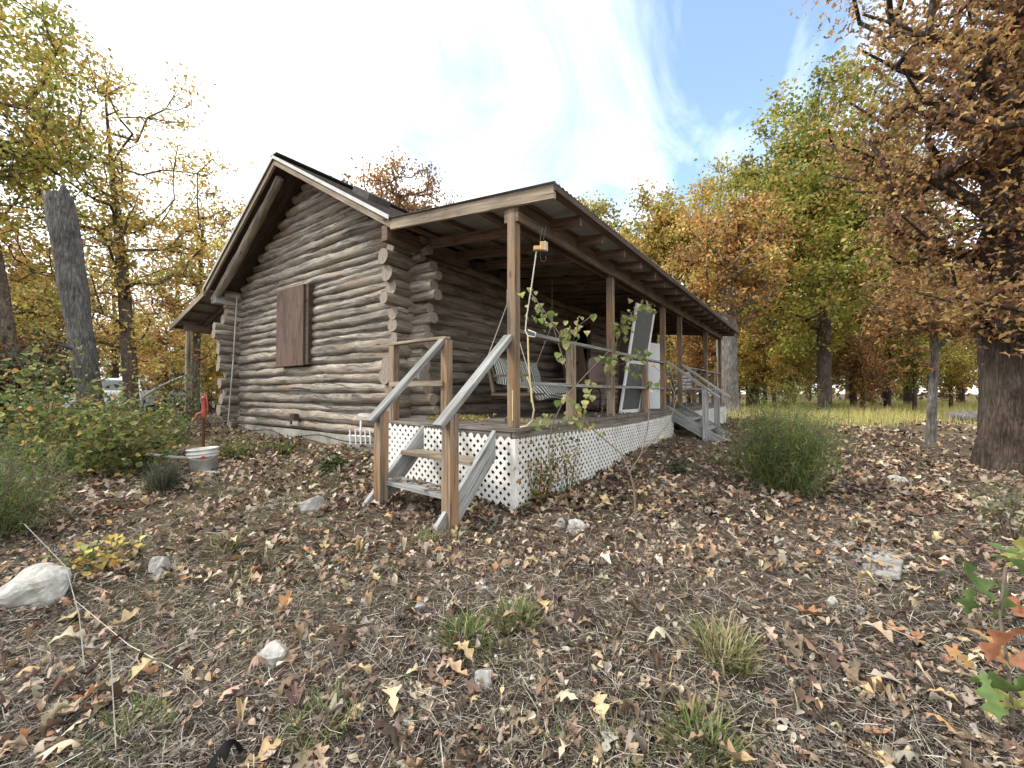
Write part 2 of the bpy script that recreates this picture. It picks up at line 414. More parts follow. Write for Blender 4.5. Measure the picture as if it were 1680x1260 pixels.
# ---------------------------------------------------------------- leaf templates
def tmpl_strip(ws, L=1.0, curl=.15, fold=.1, bend=0):
    """leaf along +x; ws half widths; 3 verts per station"""
    n=len(ws); v=[]; f=[]
    for i,w in enumerate(ws):
        s=i/(n-1); x=(s-.5)*L
        zc=curl*math.sin(s*PI*1.3)*L
        v+= [(x+bend*w*.3,-w,zc+fold*w*2),(x,0,zc),(x+bend*w*.3,w,zc+fold*w*2.4)]
    for i in range(n-1):
        a=3*i
        f+=[(a,a+3,a+4,a+1),(a+1,a+4,a+5,a+2)]
    return np.array(v,float),np.array(f)
def oak(n=15, lob=3.2, w=.30, curl=.15, fold=.15, ph=0):
    ws=[]
    for i in range(n):
        s=i/(n-1)
        env=w*math.sin(PI*min(1,s*1.02))**.7*(.55+.7*s)
        l=.52+.48*math.cos(2*PI*lob*s+ph)
        ws.append(max(.012, env*(.28+.78*l)) if 0<i<n-1 else (.012 if i==0 else .03))
    return tmpl_strip(ws,1,curl,fold,bend=.6)
OAKS=[oak(19,3.3,.27,.14,.25,PI),oak(17,2.7,.30,-.16,.45,2.4),oak(19,3.7,.25,.28,-.4,PI*.9),oak(13,2.2,.22,.35,.7,3),oak(17,3.1,.20,-.3,.9,PI)]
SIMPLE=[tmpl_strip([.02,.26,.30,.17,.03],1,.15,.25),tmpl_strip([.02,.2,.24,.24,.03],1,-.15,.35)]
OAKLOW=[oak(8,2.0,.36,.15,.3,PI),oak(8,2.2,.32,-.15,.2,2.6)]
DIAM=[(np.array([(-.5,0,0),(0,-.3,.1),(.5,0,-.05),(0,.3,.1)]),np.array([(0,1,2,3)])),
      (np.array([(-.5,-.12,0),(.1,-.34,.12),(.5,.05,0),(-.05,.33,.08)]),np.array([(0,1,2,3)]))]
ROUND=[tmpl_strip([.12,.42,.46,.36,.2,.02],1,.1,.18),tmpl_strip([.16,.44,.42,.38,.16,.02],1,-.1,.22)]
BLADE=[tmpl_strip([.02,.018,.013,.003],1,.12,0)]
NEED=[(np.array([(-.5,-.03,0),(.5,-.008,.05),(.5,.008,.05),(-.5,.03,0)]),np.array([(0,1,2,3)]))]

def scatter(tm, P, S, C, yaw=None, tilt=None, roll=None):
    """returns verts, faces, cols"""
    n=len(P)
    if yaw is None: yaw=RG.uniform(0,2*PI,n)
    if tilt is None: tilt=RG.normal(0,.5,n)
    if roll is None: roll=RG.normal(0,.4,n)
    out_v=[];out_f=[];out_c=[];base=0
    which=RG.integers(0,len(tm),n)
    for k,(tv,tf) in enumerate(tm):
        ix=np.where(which==k)[0]
        if len(ix)==0: continue
        m=len(ix); s=S[ix][:,None]
        x=tv[None,:,0]*s; y=tv[None,:,1]*s; z=tv[None,:,2]*s*RG.uniform(.4,1.6,m)[:,None]
        cr,sr=np.cos(roll[ix])[:,None],np.sin(roll[ix])[:,None]
        y,z=y*cr-z*sr,y*sr+z*cr
        ct,st=np.cos(tilt[ix])[:,None],np.sin(tilt[ix])[:,None]
        x,z=x*ct-z*st,x*st+z*ct
        cy,sy=np.cos(yaw[ix])[:,None],np.sin(yaw[ix])[:,None]
        x,y=x*cy-y*sy,x*sy+y*cy
        v=np.stack([x+P[ix][:,0:1],y+P[ix][:,1:2],z+P[ix][:,2:3]],2).reshape(-1,3)
        nv=len(tv)
        f=(tf[None,:,:]+(np.arange(m)*nv)[:,None,None]).reshape(-1,tf.shape[1])+base
        out_v.append(v);out_f.append(f);out_c.append(np.repeat(C[ix],nv,axis=0)); base+=len(v)
    return np.vstack(out_v),np.vstack(out_f),np.vstack(out_c)
def leaves(name,mat,tm,P,S,C,parent=None,**k):
    v,f,c=scatter(tm,P,S,C,**k)
    return mesh_np(name,v,f,mat,parent,col=c)
def palette(cols, n, jit=.18):
    cols=np.array(cols); c=cols[RG.integers(0,len(cols),n)]
    c=c*(1+RG.normal(0,jit,(n,1)))*(1+RG.normal(0,.035,(n,3)))
    return np.clip(c,.004,.9)

# palettes (linear base colours)
GREEN=[(.26,.31,.06),(.31,.35,.065),(.19,.24,.05),(.40,.38,.08),(.46,.40,.09)]
YGREEN=[(.50,.44,.11),(.42,.41,.10),(.58,.44,.11),(.31,.33,.08),(.58,.40,.12)]
YELLOW=[(.66,.47,.14),(.72,.51,.16),(.58,.44,.14),(.64,.38,.11),(.46,.40,.13)]
ORANGE=[(.48,.24,.085),(.54,.31,.10),(.40,.21,.08),(.48,.32,.13),(.36,.22,.09)]
BROWN=[(.31,.18,.075),(.38,.22,.09),(.25,.145,.065),(.46,.29,.12),(.42,.24,.08),(.18,.11,.055)]
RUSSET=[(.38,.20,.115),(.32,.18,.10),(.42,.26,.14),(.27,.155,.09)]

# ---------------------------------------------------------------- tree generator
def grow(height, trunk_r, hc, rad, nclu, lean=(0,0), gaps=.35, seed=0, trunk_top=.9, wob=.12, droop=0.0, shape=None, ncx=None):
    rg=np.random.default_rng(seed)
    # trunk nodes
    nt=max(8,int(height/.6)); nodes=[];par=[]
    ph=rg.uniform(0,6,4)
    for i in range(nt+1):
        s=i/nt; z=s*height*trunk_top
        nodes.append([lean[0]*s+wob*height*.12*math.sin(2.2*s+ph[0])*s, lean[1]*s+wob*height*.12*math.sin(2.7*s+ph[1])*s, z]); par.append(i-1)
    c0=np.array([lean[0]*.7,lean[1]*.7,hc]) if ncx is None else np.array(ncx,float)
    lump=[(rg.normal(size=3),rg.uniform(0,6)) for _ in range(5)]
    cl=[]
    tries=0
    while len(cl)<nclu and tries<nclu*30:
        tries+=1
        d=rg.normal(size=3); d/=np.linalg.norm(d)
        r=rg.uniform(0,1)**(1/2.4)
        p=d*r
        q=sum(math.sin(np.dot(l[0],p)*3.2+l[1]) for l in lump)/5
        if q<-gaps*.5+rg.normal(0,.1)-(.25 if gaps<.2 else 0): continue
        rs=1+.22*math.sin(np.dot(lump[0][0],d)*2.6+lump[0][1])+.12*math.sin(np.dot(lump[1][0],d)*5+1)
        w=c0+p*np.array(rad)*rs
        if w[2]<.25*hc*.5: continue
        cl.append(w)
    cl=np.array(cl)
    ax=np.array([np.interp(cl[:,2],[n[2] for n in nodes],[n[k] for n in nodes]) for k in (0,1)]).T
    order=np.argsort(np.hypot(cl[:,0]-ax[:,0],cl[:,1]-ax[:,1])+rg.uniform(0,.4,len(cl)))
    A=np.zeros((nt+1+len(cl)*5,3)); A[:nt+1]=nodes; cnt=nt+1; par=list(par)
    tips=[]
    for ci in order:
        c=cl[ci]; d=A[:cnt]-c
        dist=np.linalg.norm(d,axis=1)
        cost=dist+1.3*np.maximum(0,A[:cnt,2]-c[2]+.25*dist)+np.where(A[:cnt,2]<hc*.3,2.0,0)
        b=int(np.argmin(cost)); L=dist[b]; k=max(1,min(4,int(L/.45)))
        last=b; p0=A[b].copy()
        for i in range(1,k+1):
            s=i/k; p=p0+(c-p0)*s
            p[2]+= -.13*L*math.sin(PI*s)+ (0 if i==k else rg.normal(0,.03*L))
            p[:2]+= (0 if i==k else 1)*rg.normal(0,.035*L,2)
            A[cnt]=p; par.append(last); last=cnt; cnt+=1
        tips.append(last)
    A=A[:cnt]; w=np.zeros(cnt)
    for t in tips: w[t]+=1
    for i in range(cnt-1,0,-1): w[par[i]]+=w[i]
    r=trunk_r*np.power(np.maximum(w,.6)/max(1,w[0]),.52)
    for i in range(nt+1):
        s=i/nt; r[i]=min(r[i],trunk_r)*1.0 if s>.5 else max(r[i],trunk_r*(1-.45*s))
    return A,par,r,np.array(tips),nt
def wood_mesh(name,A,par,r,nt,mat,parent,flare=1.35,rmin=.004,sides=6,tsides=16,bark=.06):
    mb=MB()
    # trunk, one continuous tube
    pts=[];rad=[]
    for i in range(nt):
        for k in range(3):
            s=k/3; p=A[i]*(1-s)+A[i+1]*s; q=r[i]*(1-s)+r[i+1]*s
            h=p[2]
            q*=1+(flare-1)*math.exp(-h/.35) if h<2 else 1
            pts.append(p);rad.append(max(q,.01))
    pts.append(A[nt]);rad.append(max(.01,r[nt]*.6))
    pts[0]=pts[0]+V((0,0,-.25))
    mb.tube(pts,rad,tsides,noise=bark)
    # limbs
    vs=[];fs=[]
    idx=np.arange(nt+1,len(A)); n=sides
    pa=np.array(par)[idx]; p0=A[pa]; p1=A[idx]
    r1=np.maximum(r[idx],rmin); r0=np.maximum(np.minimum(r[pa],r1*1.45),rmin)
    a=p1-p0; L=np.linalg.norm(a,axis=1,keepdims=True)+1e-9; a=a/L
    ref=np.where(np.abs(a[:,2:3])<.8,np.array([[0,0,1.]]),np.array([[1.,0,0]]))
    x=np.cross(a,ref); x/=np.linalg.norm(x,axis=1,keepdims=True)+1e-9; y=np.cross(a,x)
    th=2*PI*np.arange(n)/n
    ring=x[:,None,:]*np.cos(th)[None,:,None]+y[:,None,:]*np.sin(th)[None,:,None]
    R0=p0[:,None,:]+ring*r0[:,None,None]; R1=(p1+a*r1[:,None]*.4)[:,None,:]+ring*r1[:,None,None]
    v=np.concatenate([R0,R1],1).reshape(-1,3)
    j=np.arange(n); j2=(j+1)%n
    f=np.stack([j,j2,n+j2,n+j],1)[None]+(np.arange(len(idx))*2*n)[:,None,None]
    f=f.reshape(-1,4)
    tv=np.array(mb.v); b=len(tv)
    qf=np.array([q for q in mb.f if len(q)==4])
    return mesh_np(name,np.vstack([tv,v]),np.vstack([qf,f+b]),mat,parent,smooth=True)
def crown(name,A,par,tips,per,sig,lsize,pal,tm,parent,mat=None,clump_var=.28,flat=.7,pal2=None,split=None,sag=0):
    n=len(tips); T=A[tips]
    cnt=np.maximum(4,RG.normal(per,per*.35,n)).astype(int)
    P=np.repeat(T,cnt,axis=0); ci=np.repeat(np.arange(n),cnt)
    off=RG.normal(0,1,(len(P),3))*np.array([sig,sig,sig*flat]); 
    # part of leaves strung back along the twig
    pr=A[np.array(par)[tips]]; back=np.repeat(pr-T,cnt,axis=0)*RG.uniform(0,.9,(len(P),1))*(RG.random((len(P),1))<.45)
    P=P+off*np.where(np.abs(back).sum(1,keepdims=True)>0,.55,1)+back
    P[:,2]-=sag
    C=palette(pal,len(P),.16)
    cv=1+RG.normal(0,clump_var,n)
    C=C*np.clip(cv,.45,1.7)[ci][:,None]
    if pal2 is not None:
        cl2=RG.random(n)<split
        C2=palette(pal2,len(P),.16); C=np.where(cl2[ci][:,None],C2,C)
    S=lsize*RG.uniform(.6,1.35,len(P))
    return leaves(name,mat or M_LEAF,tm,P,S,np.clip(C,.004,.9),parent,tilt=RG.uniform(-1.2,1.2,len(P)),roll=RG.uniform(-1.2,1.2,len(P)))
def tree(name,label,base,height,trunk_r,hc,rad,nclu,per,sig,lsize,pal,bark,tm=DIAM,group=None,cat='tree',lean=(0,0),gaps=.35,seed=1,
         pal2=None,split=.3,trunk_top=.9,tsides=14,ncx=None,wob=.12,bark_n=.05,clump_var=.28):
    t=thing(name,label,cat,tuple(base),group)
    A,par,r,tips,nt=grow(height,trunk_r,hc,rad,nclu,lean,gaps,seed,trunk_top,wob,ncx=ncx)
    wood_mesh('trunk',A,par,r,nt,bark,t,tsides=tsides,bark=bark_n)
    crown('crown',A,par,tips,per,sig,lsize,pal,tm,t,pal2=pal2,split=split,clump_var=clump_var)
    return t
def copy_thing(src, loc, rz, sca, label=None, group=None):
    r=src.copy(); COL.objects.link(r); r.location=loc; r.rotation_euler=(0,0,rz); r.scale=(sca,sca,sca)
    if label: r['label']=label
    if group: r['group']=group
    for ch in [o for o in bpy.data.objects if o.parent==src]:
        c=ch.copy(); COL.objects.link(c); c.parent=r
        for g in [o for o in bpy.data.objects if o.parent==ch]:
            d=g.copy(); COL.objects.link(d); d.parent=c
    return r

# ================================================================= LOG CABIN
XL,XR=-10.1,-4.41      # outer faces of the side walls
YG=3.72; YB=14.0       # gable faces
YR=3.2                 # rake plane
ZS=-.66                # underside of the lowest log
XM=-7.2; ZA=3.90; ZE=2.13; XER=-4.18; XEL=-10.22
DZ=-.335               # deck top
cabin=thing('log_cabin','weathered grey log cabin with steep gable roof and long porch over white lattice','cabin',(XM,9,g1(XM,9)))
CB=V(cabin.location)
def part(mb,name,mats,parent=None,bevel=0):
    if parent is None:
        o=mb.build(name,mats,cabin,bevel); o.location=tuple(-CB); return o
    return mb.build(name,mats,parent,bevel)
def log_pts(p0,p1,r0,r1,seed,wob=.012):
    rg=np.random.default_rng(seed); p0=V(p0);p1=V(p1);L=np.linalg.norm(p1-p0); n=max(3,int(L/.09))
    ph=rg.uniform(0,6,8); pts=[];rad=[]
    for i in range(n+1):
        s=i/n; x=s*L
        p=p0+(p1-p0)*s
        p=p+V((0,0,1))*wob*(math.sin(x*1.1+ph[0])+.6*math.sin(x*3.7+ph[1])+.25*math.sin(x*8.3+ph[6]))+nrm(np.cross(p1-p0,V((0,0,1))))*wob*.8*math.sin(x*1.3+ph[2])
        q=(r0+(r1-r0)*s)*(1+.07*math.sin(x*1.9+ph[3])+.05*math.sin(x*5.1+ph[4])+.035*math.sin(x*10+ph[5])+rg.uniform(-.025,.025)+(.09 if rg.random()<.06 else 0))
        pts.append(p);rad.append(q)
    return pts,rad
def log(parent,p0,p1,r0,r1,seed,mat,n=16):
    pts,rad=log_pts(p0,p1,r0,r1,seed)
    mb=MB(); random.seed(seed); mb.tube(pts,rad,n,0,True,noise=.06,me=1)
    return mb.build('log',[mat,M_LOGEND],parent)

# --- log courses
rg=np.random.default_rng(5)
hs=[]; z=ZS
while z<2.02:
    h=float(rg.choice([.125,.14,.15,.165,.185])); hs.append((z+h/2,h)); z+=h
zt=z
gab=list(hs)
while z<ZA-.22:
    h=float(rg.choice([.15,.165,.18])); gab.append((z+h/2,h)); z+=h
# gable wall backing (chinking)
def gable_backing(y0,y1):
    mb=MB()
    mb.prism([(XL+.12,y0,ZS+.02),(XR-.12,y0,ZS+.02),(XR-.12,y0,zt+.02),(XM,y0,ZA-.25),(XL+.12,y0,zt+.02)],(0,y1-y0,0))
    return mb
gw=part(gable_backing(YG+.07,YG+.13),'log_wall',M_CHINK)
sl=(ZA-ZE)/(XER-XM)
for i,(zc,h) in enumerate(gab):
    if zc<zt:
        e1=.28+float(rg.uniform(-.12,.18)); e0=.33+float(rg.uniform(-.1,.12))
        x0,x1=XL-e0*.35,XR+e1
        if rg.random()<.3: x1=XR+.02+e1*.6
        r=h/2*.995; rr=(r*rg.uniform(.88,1.10),r*rg.uniform(.85,1.3))
        if i==0: x1=XR+.25
    else:
        hw=(ZA-.14-zc)/sl
        if hw<.12: continue
        x0,x1=XM-hw,XM+hw; r=h/2*1.05; rr=(r,r)
    log(gw,(x0,YG+.10,zc),(x1,YG+.10,zc),rr[0],rr[1],100+i,M_LOG)
# side wall on the porch
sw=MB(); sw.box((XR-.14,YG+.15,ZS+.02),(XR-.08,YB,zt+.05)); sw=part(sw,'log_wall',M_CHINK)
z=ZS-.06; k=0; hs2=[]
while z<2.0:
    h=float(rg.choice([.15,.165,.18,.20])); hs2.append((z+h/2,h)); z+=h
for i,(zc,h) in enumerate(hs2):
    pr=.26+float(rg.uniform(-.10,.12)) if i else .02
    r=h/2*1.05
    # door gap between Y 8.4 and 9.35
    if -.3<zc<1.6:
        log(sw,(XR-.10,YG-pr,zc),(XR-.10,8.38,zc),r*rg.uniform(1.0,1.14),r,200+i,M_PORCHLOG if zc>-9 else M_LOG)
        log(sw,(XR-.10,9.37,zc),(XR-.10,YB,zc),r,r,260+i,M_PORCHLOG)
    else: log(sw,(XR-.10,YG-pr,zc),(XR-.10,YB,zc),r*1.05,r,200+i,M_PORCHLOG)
# far-side wall: only its ends show beyond the gable's left corner
fw=MB(); fw.box((XL+.08,YG+.15,ZS+.02),(XL+.14,YB,zt+.05)); fw=part(fw,'log_wall',M_CHINK)
z=ZS-.07; i=0
while z<1.98:
    h=float(rg.choice([.14,.155,.17,.19])); pr=.30+float(rg.uniform(-.10,.12)); r=h/2*1.05
    if i==0: pr=.1
    log(fw,(XL+.10,YG-pr,z+h/2),(XL+.10,YB,z+h/2),r*rg.uniform(1,1.12),r,300+i,M_LOG); z+=h; i+=1
bw=part(gable_backing(YB-.13,YB-.07),'log_wall',M_CHINK)
for i,(zc,h) in enumerate(gab[::1]):
    if zc<zt: x0,x1=XL-.2,XR+.25
    else:
        hw=(ZA-.16-zc-h*.5)/sl
        if hw<.2: continue
        x0,x1=XM-hw,XM+hw
    log(bw,(x0,YB-.1,zc),(x1,YB-.1,zc),h*.53,h*.53,400+i,M_LOG,10)
# foundation
mb=MB(); mb.box((XL+.06,YG+.03,-1.4),(XR-.06,YG+.2,ZS-.005)); mb.box((XR-.23,YG+.21,-1.4),(XR-.06,YB,ZS-.07)); mb.box((XL+.06,YG+.21,-1.4),(XL+.2,YB,ZS-.08))
part(mb,'foundation',M_CONC)
# porch door (in shadow) and window
mb=MB(); mb.box((XR-.16,8.46,DZ+.01),(XR-.08,9.29,1.60)); dr=part(mb,'door',M_BROWND,bevel=.004)
mb=MB()
mb.beam((XR-.02,8.42,DZ+.005),(XR-.02,8.42,1.68),.10,.09,(0,1,0)); mb.beam((XR-.02,9.33,DZ+.005),(XR-.02,9.33,1.68),.10,.09,(0,1,0)); mb.beam((XR-.02,8.37,1.73),(XR-.02,9.38,1.73),.10,.09)
mb.build('door_frame',M_RAFT,dr)
mb=MB(); mb.ball((XR-.05,9.2,.62),.03); mb.build('handle',M_DARK,dr)
# ---- main roof
def slab(mb,x0,z0,x1,z1,y0,y1,th,m=0):
    mb.prism([(x0,y0,z0),(x1,y0,z1),(x1,y0,z1-th),(x0,y0,z0-th)],(0,y1-y0,0),m)
roof=MB(); slab(roof,XM,ZA+.02,XER+.03,ZE+.02,YR-.02,YB+.45,.05)
slab(roof,XEL-.03,ZE+.02,XM,ZA+.02,YR-.02,YB+.45,.05)
roof=part(roof,'roof',M_SHING)
# shingle courses as thin overlapping strips
mb=MB()
for side,(xe) in ((1,XER+.03),(-1,XEL-.03)):
    n=22
    for k in range(n):
        s0=k/n; s1=(k+1)/n
        xa=XM+(xe-XM)*s0; xb=XM+(xe-XM)*s1; za=ZA+.02+(ZE-ZA)*s0; zb=ZA+.02+(ZE-ZA)*s1
        p=[(xa,YR-.015,za+.003),(xb,YR-.015,zb+.014),(xb,YR-.015,zb+.004)]
        mb.prism(p,(0,YB+.45-YR+.01,0))
mb.beam((XM,YR-.015,ZA+.045),(XM,YB+.45,ZA+.045),.22,.02)
mb.build('shingles',M_SHING,roof)
# soffit boards (underside of the overhang) and rafters
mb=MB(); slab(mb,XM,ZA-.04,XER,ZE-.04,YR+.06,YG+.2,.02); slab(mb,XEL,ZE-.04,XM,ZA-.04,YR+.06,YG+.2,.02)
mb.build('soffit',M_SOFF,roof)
# rake boards: tan board with white metal drip edge above
for (xa,za,xb,zb) in ((XM,ZA-.075,XER+.02,ZE-.075),(XM,ZA-.075,XEL-.02,ZE-.075)):
    mb=MB(); d=V((xb-xa,0,zb-za)); mb.beam((xa+.0,YR,za),(xb,YR,zb),.035,.115,up=(0,1,0)) if False else mb.prism([(xa,YR,za+.055),(xb,YR,zb+.055),(xb,YR,zb-.045),(xa,YR,za-.05)],(0,.038,0))
    mb.build('rake_board',M_RAKE,roof,bevel=.003)
    mb=MB(); mb.prism([(xa,YR-.03,za+.105),(xb,YR-.03,zb+.105),(xb,YR-.03,zb+.052),(xa,YR-.03,za+.052)],(0,.026,0)); mb.build('metal_trim',M_DRIP,roof)
# round log rafters under the overhang
for sx in (-1,):
    xe=XER if sx>0 else XEL
    pts,rad=log_pts((XM+sx*.12,YR+.16,ZA-.24),(xe-sx*.1,YR+.16,ZE-.20),.07,.08,70+sx); mb=MB(); mb.tube(pts,rad,14,noise=.03,me=1); mb.build('log_rafter',[M_PORCHLOG,M_LOGEND],roof)
# plate beams poking out beneath the eaves
mb=MB(); mb.beam((XER-.12,YR+.02,1.985),(XER-.12,YG+1.0,1.985),.11,.2); mb.build('plate_beam',[M_RAFT],roof,bevel=.006)
mb=MB(); mb.beam((XL+.04,YR+.10,1.93),(XL+.04,YG+1.0,1.93),.2,.17); mb.build('plate_beam',[M_GREY],roof,bevel=.02)
# box vent on the porch-side slope
zv=ZA+(ZE-ZA)*((-6.0-XM)/(XER-XM))
mb=MB(); mb.beam((-6.25,4.25,zv+.24),(-5.80,4.25,zv-.02),.42,.12,up=(.5,0,.86)); vent=mb.build('roof_vent',M_SHING,roof,bevel=.01)

# window shutter: brown plywood over the gable window
p_tl=at(455,478,1); 
def on_plane_y(px,py,y):
    d=at(px,py,1); return d*(y/d[1])
a=on_plane_y(455,490,YG-.06); b=on_plane_y(498,600,YG-.06)
mb=MB(); zt_=1.28; 
mb.beam(((a[0]+b[0])/2,YG-.06,.47),((a[0]+b[0])/2,YG-.06,1.87),b[0]-a[0],.03,up=(0,1,0)); part(mb,'window_shutter',M_SHUT,bevel=.003)
SHX=(a[0],b[0])
mb=MB(); mb.box((a[0]+.04,YG-.043,.48),(b[0]+.11,YG+.06,1.86)); part(mb,'window_frame',M_SOFF,bevel=.004)
# outlet box on the gable and sagging cable along the sill
a=on_plane_y(485,684,YG-.02)
mb=MB(); mb.box((a[0]-.07,YG-.09,a[2]-.06),(a[0]+.07,YG+.04,a[2]+.06)); mb.box((a[0]-.05,YG-.10,a[2]-.13),(a[0]-.01,YG-.07,a[2]-.06)); part(mb,'outlet_box',M_SOFF,bevel=.005)
pts=[]
for i in range(41):
    s=i/40; x=XL+.2+(XR-.5-XL-.2)*s; zz=ZS-.03+.0*s-.06*abs(math.sin(s*9.3))**1.5-(.09*math.exp(-((s-.43)/.07)**2))
    pts.append((x,YG-.015-.05*abs(math.sin(s*7)),zz))
mb=MB(); mb.tube(pts,.009,6); part(mb,'cable',M_DARK)
# thin conduit leaning by the left corner
a=on_plane_y(389,487,YG-.10); b=on_plane_y(374,698,YG-.32)
mb=MB(); mb.tube([a,(a+b)/2+V((.03,0,0)),b],.013,6); part(mb,'conduit',M_GREY)

# ---- porch deck
XD=-2.25; YD=3.14; YE=14.5
deck=MB(); 
random.seed(3)
ny=int((YE-YD)/.145); 
for i in range(ny):
    y=YD+.145*i
    x0=XR+.02 if y>YG-.30 else XR+.14
    deck.beam((x0,y+.07,DZ-.018+random.uniform(-.003,.003)),(XD+random.uniform(0,.015),y+.07,DZ-.018+random.uniform(-.003,.003)),.137,.034)
deck=part(deck,'porch_deck',M_DECK,bevel=.003)
mb=MB(); mb.beam((XD-.03,YD+.02,DZ-.105),(XD-.03,YE,DZ-.105),.038,.135); mb.build('rim_joist',M_DECK,deck,bevel=.003)
mb=MB(); mb.beam((XR+.16,YD+.03,DZ-.09),(XD-.055,YD+.03,DZ-.09),.038,.10); mb.build('rim_joist',M_DECK,deck,bevel=.003)
for y in np.arange(YD+.9,YE,1.2):
    mb=MB(); mb.beam((XD-.2,y,-1.5),(XD-.2,y,DZ-.04),.09,.09); mb.build('pier',M_DECK,deck)
# ---- lattice
def lattice(name,o,ux,L,top,bot,seed,parent):
    """o origin, ux unit direction, top(s), bot(s) heights; two layers of diagonal strips"""
    mb=MB(); ux=V(ux); up=V((0,0,1)); nn=np.cross(ux,up); sp=.094; w=.035; th=.005
    for lay,sg in ((0,1),(1,-1)):
        c=-2.0
        while c<L+2.0:
            # line s = c + sg*(z-z0)
            seg=None; pts=[]
            for q in np.linspace(-.75,.05,161):
                s=c+sg*q; zz=q
                if 0<=s<=L and bot(s)<=DZ+zz<=top(s): pts.append((s,DZ+zz))
            if len(pts)>3:
                (s0,z0),(s1,z1)=pts[0],pts[-1]
                A_=V(o)+ux*s0+up*z0+nn*(lay*th*1.02); B_=V(o)+ux*s1+up*z1+nn*(lay*th*1.02)
                mb.beam(A_,B_,w,th,up=nn)
            c+=sp
    return part(mb,name,M_LATT)
gb=lambda x,y: g1(x,y)+.03
mb=MB(); mb.beam((XD+.004,YD-.004,g1(XD,YD)-.05),(XD+.004,YD-.004,DZ-.10),.045,.045,up=(0,1,0)); part(mb,'corner_trim',M_LATT)
def topf(s): 
    return DZ-.03-.06*s/1.9
lattice('lattice_panel',(XR+.25,YD-.012,0),(1,0,0),XD-XR-.235,topf,lambda s:max(gb(XR+.25+s,YD),-1.06)+.02*math.sin(s*9),1,None)
lattice('lattice_panel',(XD+.012,YD+.0,0),(0,1,0),5.35,lambda s:DZ-.10-.05*math.sin(s*.55)**2,lambda s:gb(XD,YD+s)-.02+.02*math.sin(s*7),2,None)
lattice('lattice_panel',(XD+.012,YD+6.5,0),(0,1,0),YE-YD-6.5,lambda s:DZ-.10,lambda s:gb(XD,YD+6.5+s),2,None)

# ---- porch posts, beam, roof
PX=-2.36; PW=.092
ZR0,ZR1=2.115,1.865   # roof underside at the house and at the outer edge (top surface)
XO=-1.86
def zroof(x): return ZR0+(ZR1-ZR0)*((x-XER)/(XO-XER))
posts=[3.28,5.67,8.24,9.49,12.2,14.3]
for i,y in enumerate(posts):
    mb=MB(); mb.beam((PX,y,DZ),(PX,y,zroof(PX)-.05),PW,PW,up=(0,1,0),warp=.002); part(mb,'porch_post',M_POST,bevel=.004)
Y1R=14.75
def corr(mb,x0,z0,x1,z1,y0,y1,m=0):
    n=int((y1-y0)/.019); b=len(mb.v)
    for i in range(n+1):
        y=y0+(y1-y0)*i/n; dz=.008*math.sin(2*PI*(y-y0)/.076)
        mb.v.append(V((x0,y,z0+dz))); mb.v.append(V((x1,y,z1+dz)))
    for i in range(n):
        a=b+2*i; mb.face((a,a+1,a+3,a+2),[(0,0)]*4,m,True)
mb=MB(); corr(mb,XER-.12,ZR0+.028,XO+.02,ZR1+.012,YR-.03,Y1R)
proof=part(mb,'porch_roof',M_METAL)
sm=proof.modifiers.new('sol','SOLIDIFY'); sm.thickness=.002
# rafters (run out from the wall) with purlins above them
y=3.86; k=0
while y<Y1R-.1:
    mb=MB(); xo=XO-.06+random.uniform(-.04,.02)
    mb.prism([(XR+.02,y-.019,zroof(XR)-.045),(xo,y-.019,zroof(xo)-.045),(xo,y-.019,zroof(xo)-.155),(XR+.02,y-.019,zroof(XR)-.175)],(0,.038,0))
    mb.build('rafter',M_RAFT,proof,bevel=.002); y+=.61
for x in (XER+.1,XER+.7,XER+1.3,XER+1.85,XO-.05):
    mb=MB(); mb.beam((x,YR+.04,zroof(x)-.026),(x,Y1R-.02,zroof(x)-.026),.085,.036,up=(.105,0,1)); mb.build('purlin',M_RAFT,proof)
mb=MB(); mb.prism([(XER+.02,YR,zroof(XER)+.004),(XO,YR,zroof(XO)+.004),(XO,YR,zroof(XO)-.125),(XER+.02,YR,zroof(XER)-.125)],(0,.038,0)); mb.build('rake_board',M_RAKE,proof,bevel=.003)
mb=MB(); mb.beam((XO+.005,YR+.0,zroof(XO)-.03),(XO+.005,Y1R,zroof(XO)-.03),.02,.05); mb.build('eave_trim',M_SOFF,proof)
mb=MB(); mb.beam((PX+PW/2+.021,3.24,1.745),(PX+PW/2+.021,14.35,1.745),.038,.185,warp=.004); mb.build('beam',M_BEAM,proof,bevel=.003)
mb=MB(); mb.beam((PX-PW/2-.021,3.24,1.745),(PX-PW/2-.021,14.35,1.745),.038,.17,warp=.003); mb.build('beam',M_RAFT,proof,bevel=.003)
# ---- rear porch roof on the far side
mb=MB(); slab(mb,-12.32,1.60,XEL+.1,2.13,YR-.0,9.5,.035)
rp=part(mb,'rear_porch_roof',M_METAL)
mb=MB(); mb.prism([(-12.32,YR-.03,1.575),(XEL+.05,YR-.03,2.12),(XEL+.05,YR-.03,2.0),(-12.32,YR-.03,1.46)],(0,.038,0)); mb.build('rake_board',M_RAKE,rp)
for x in (-12.25,-11.75,-11.2,-10.7): mb=MB(); mb.beam((x,YR+.05,1.62+(x+12.32)*.25-.07),(x,9.4,1.62+(x+12.32)*.25-.07),.06,.08); mb.build('purlin',M_RAFT,rp)
for y in (YR+.5,YR+1.7): mb=MB(); mb.beam((-12.2,y,1.50),(XL-.3,y,1.95),.05,.12); mb.build('rafter',M_RAFT,rp)
mb=MB(); mb.beam((-11.75,YR+.1,1.49),(-11.75,9.4,1.49),.09,.16); mb.build('beam',M_RAFT,rp)
for y in (YR+.15,6.2,9.2): mb=MB(); mb.beam((-11.62,y,-.9),(-11.62,y,1.41),.1,.1,up=(0,1,0)); mb.build('porch_post',M_RAKE,rp)

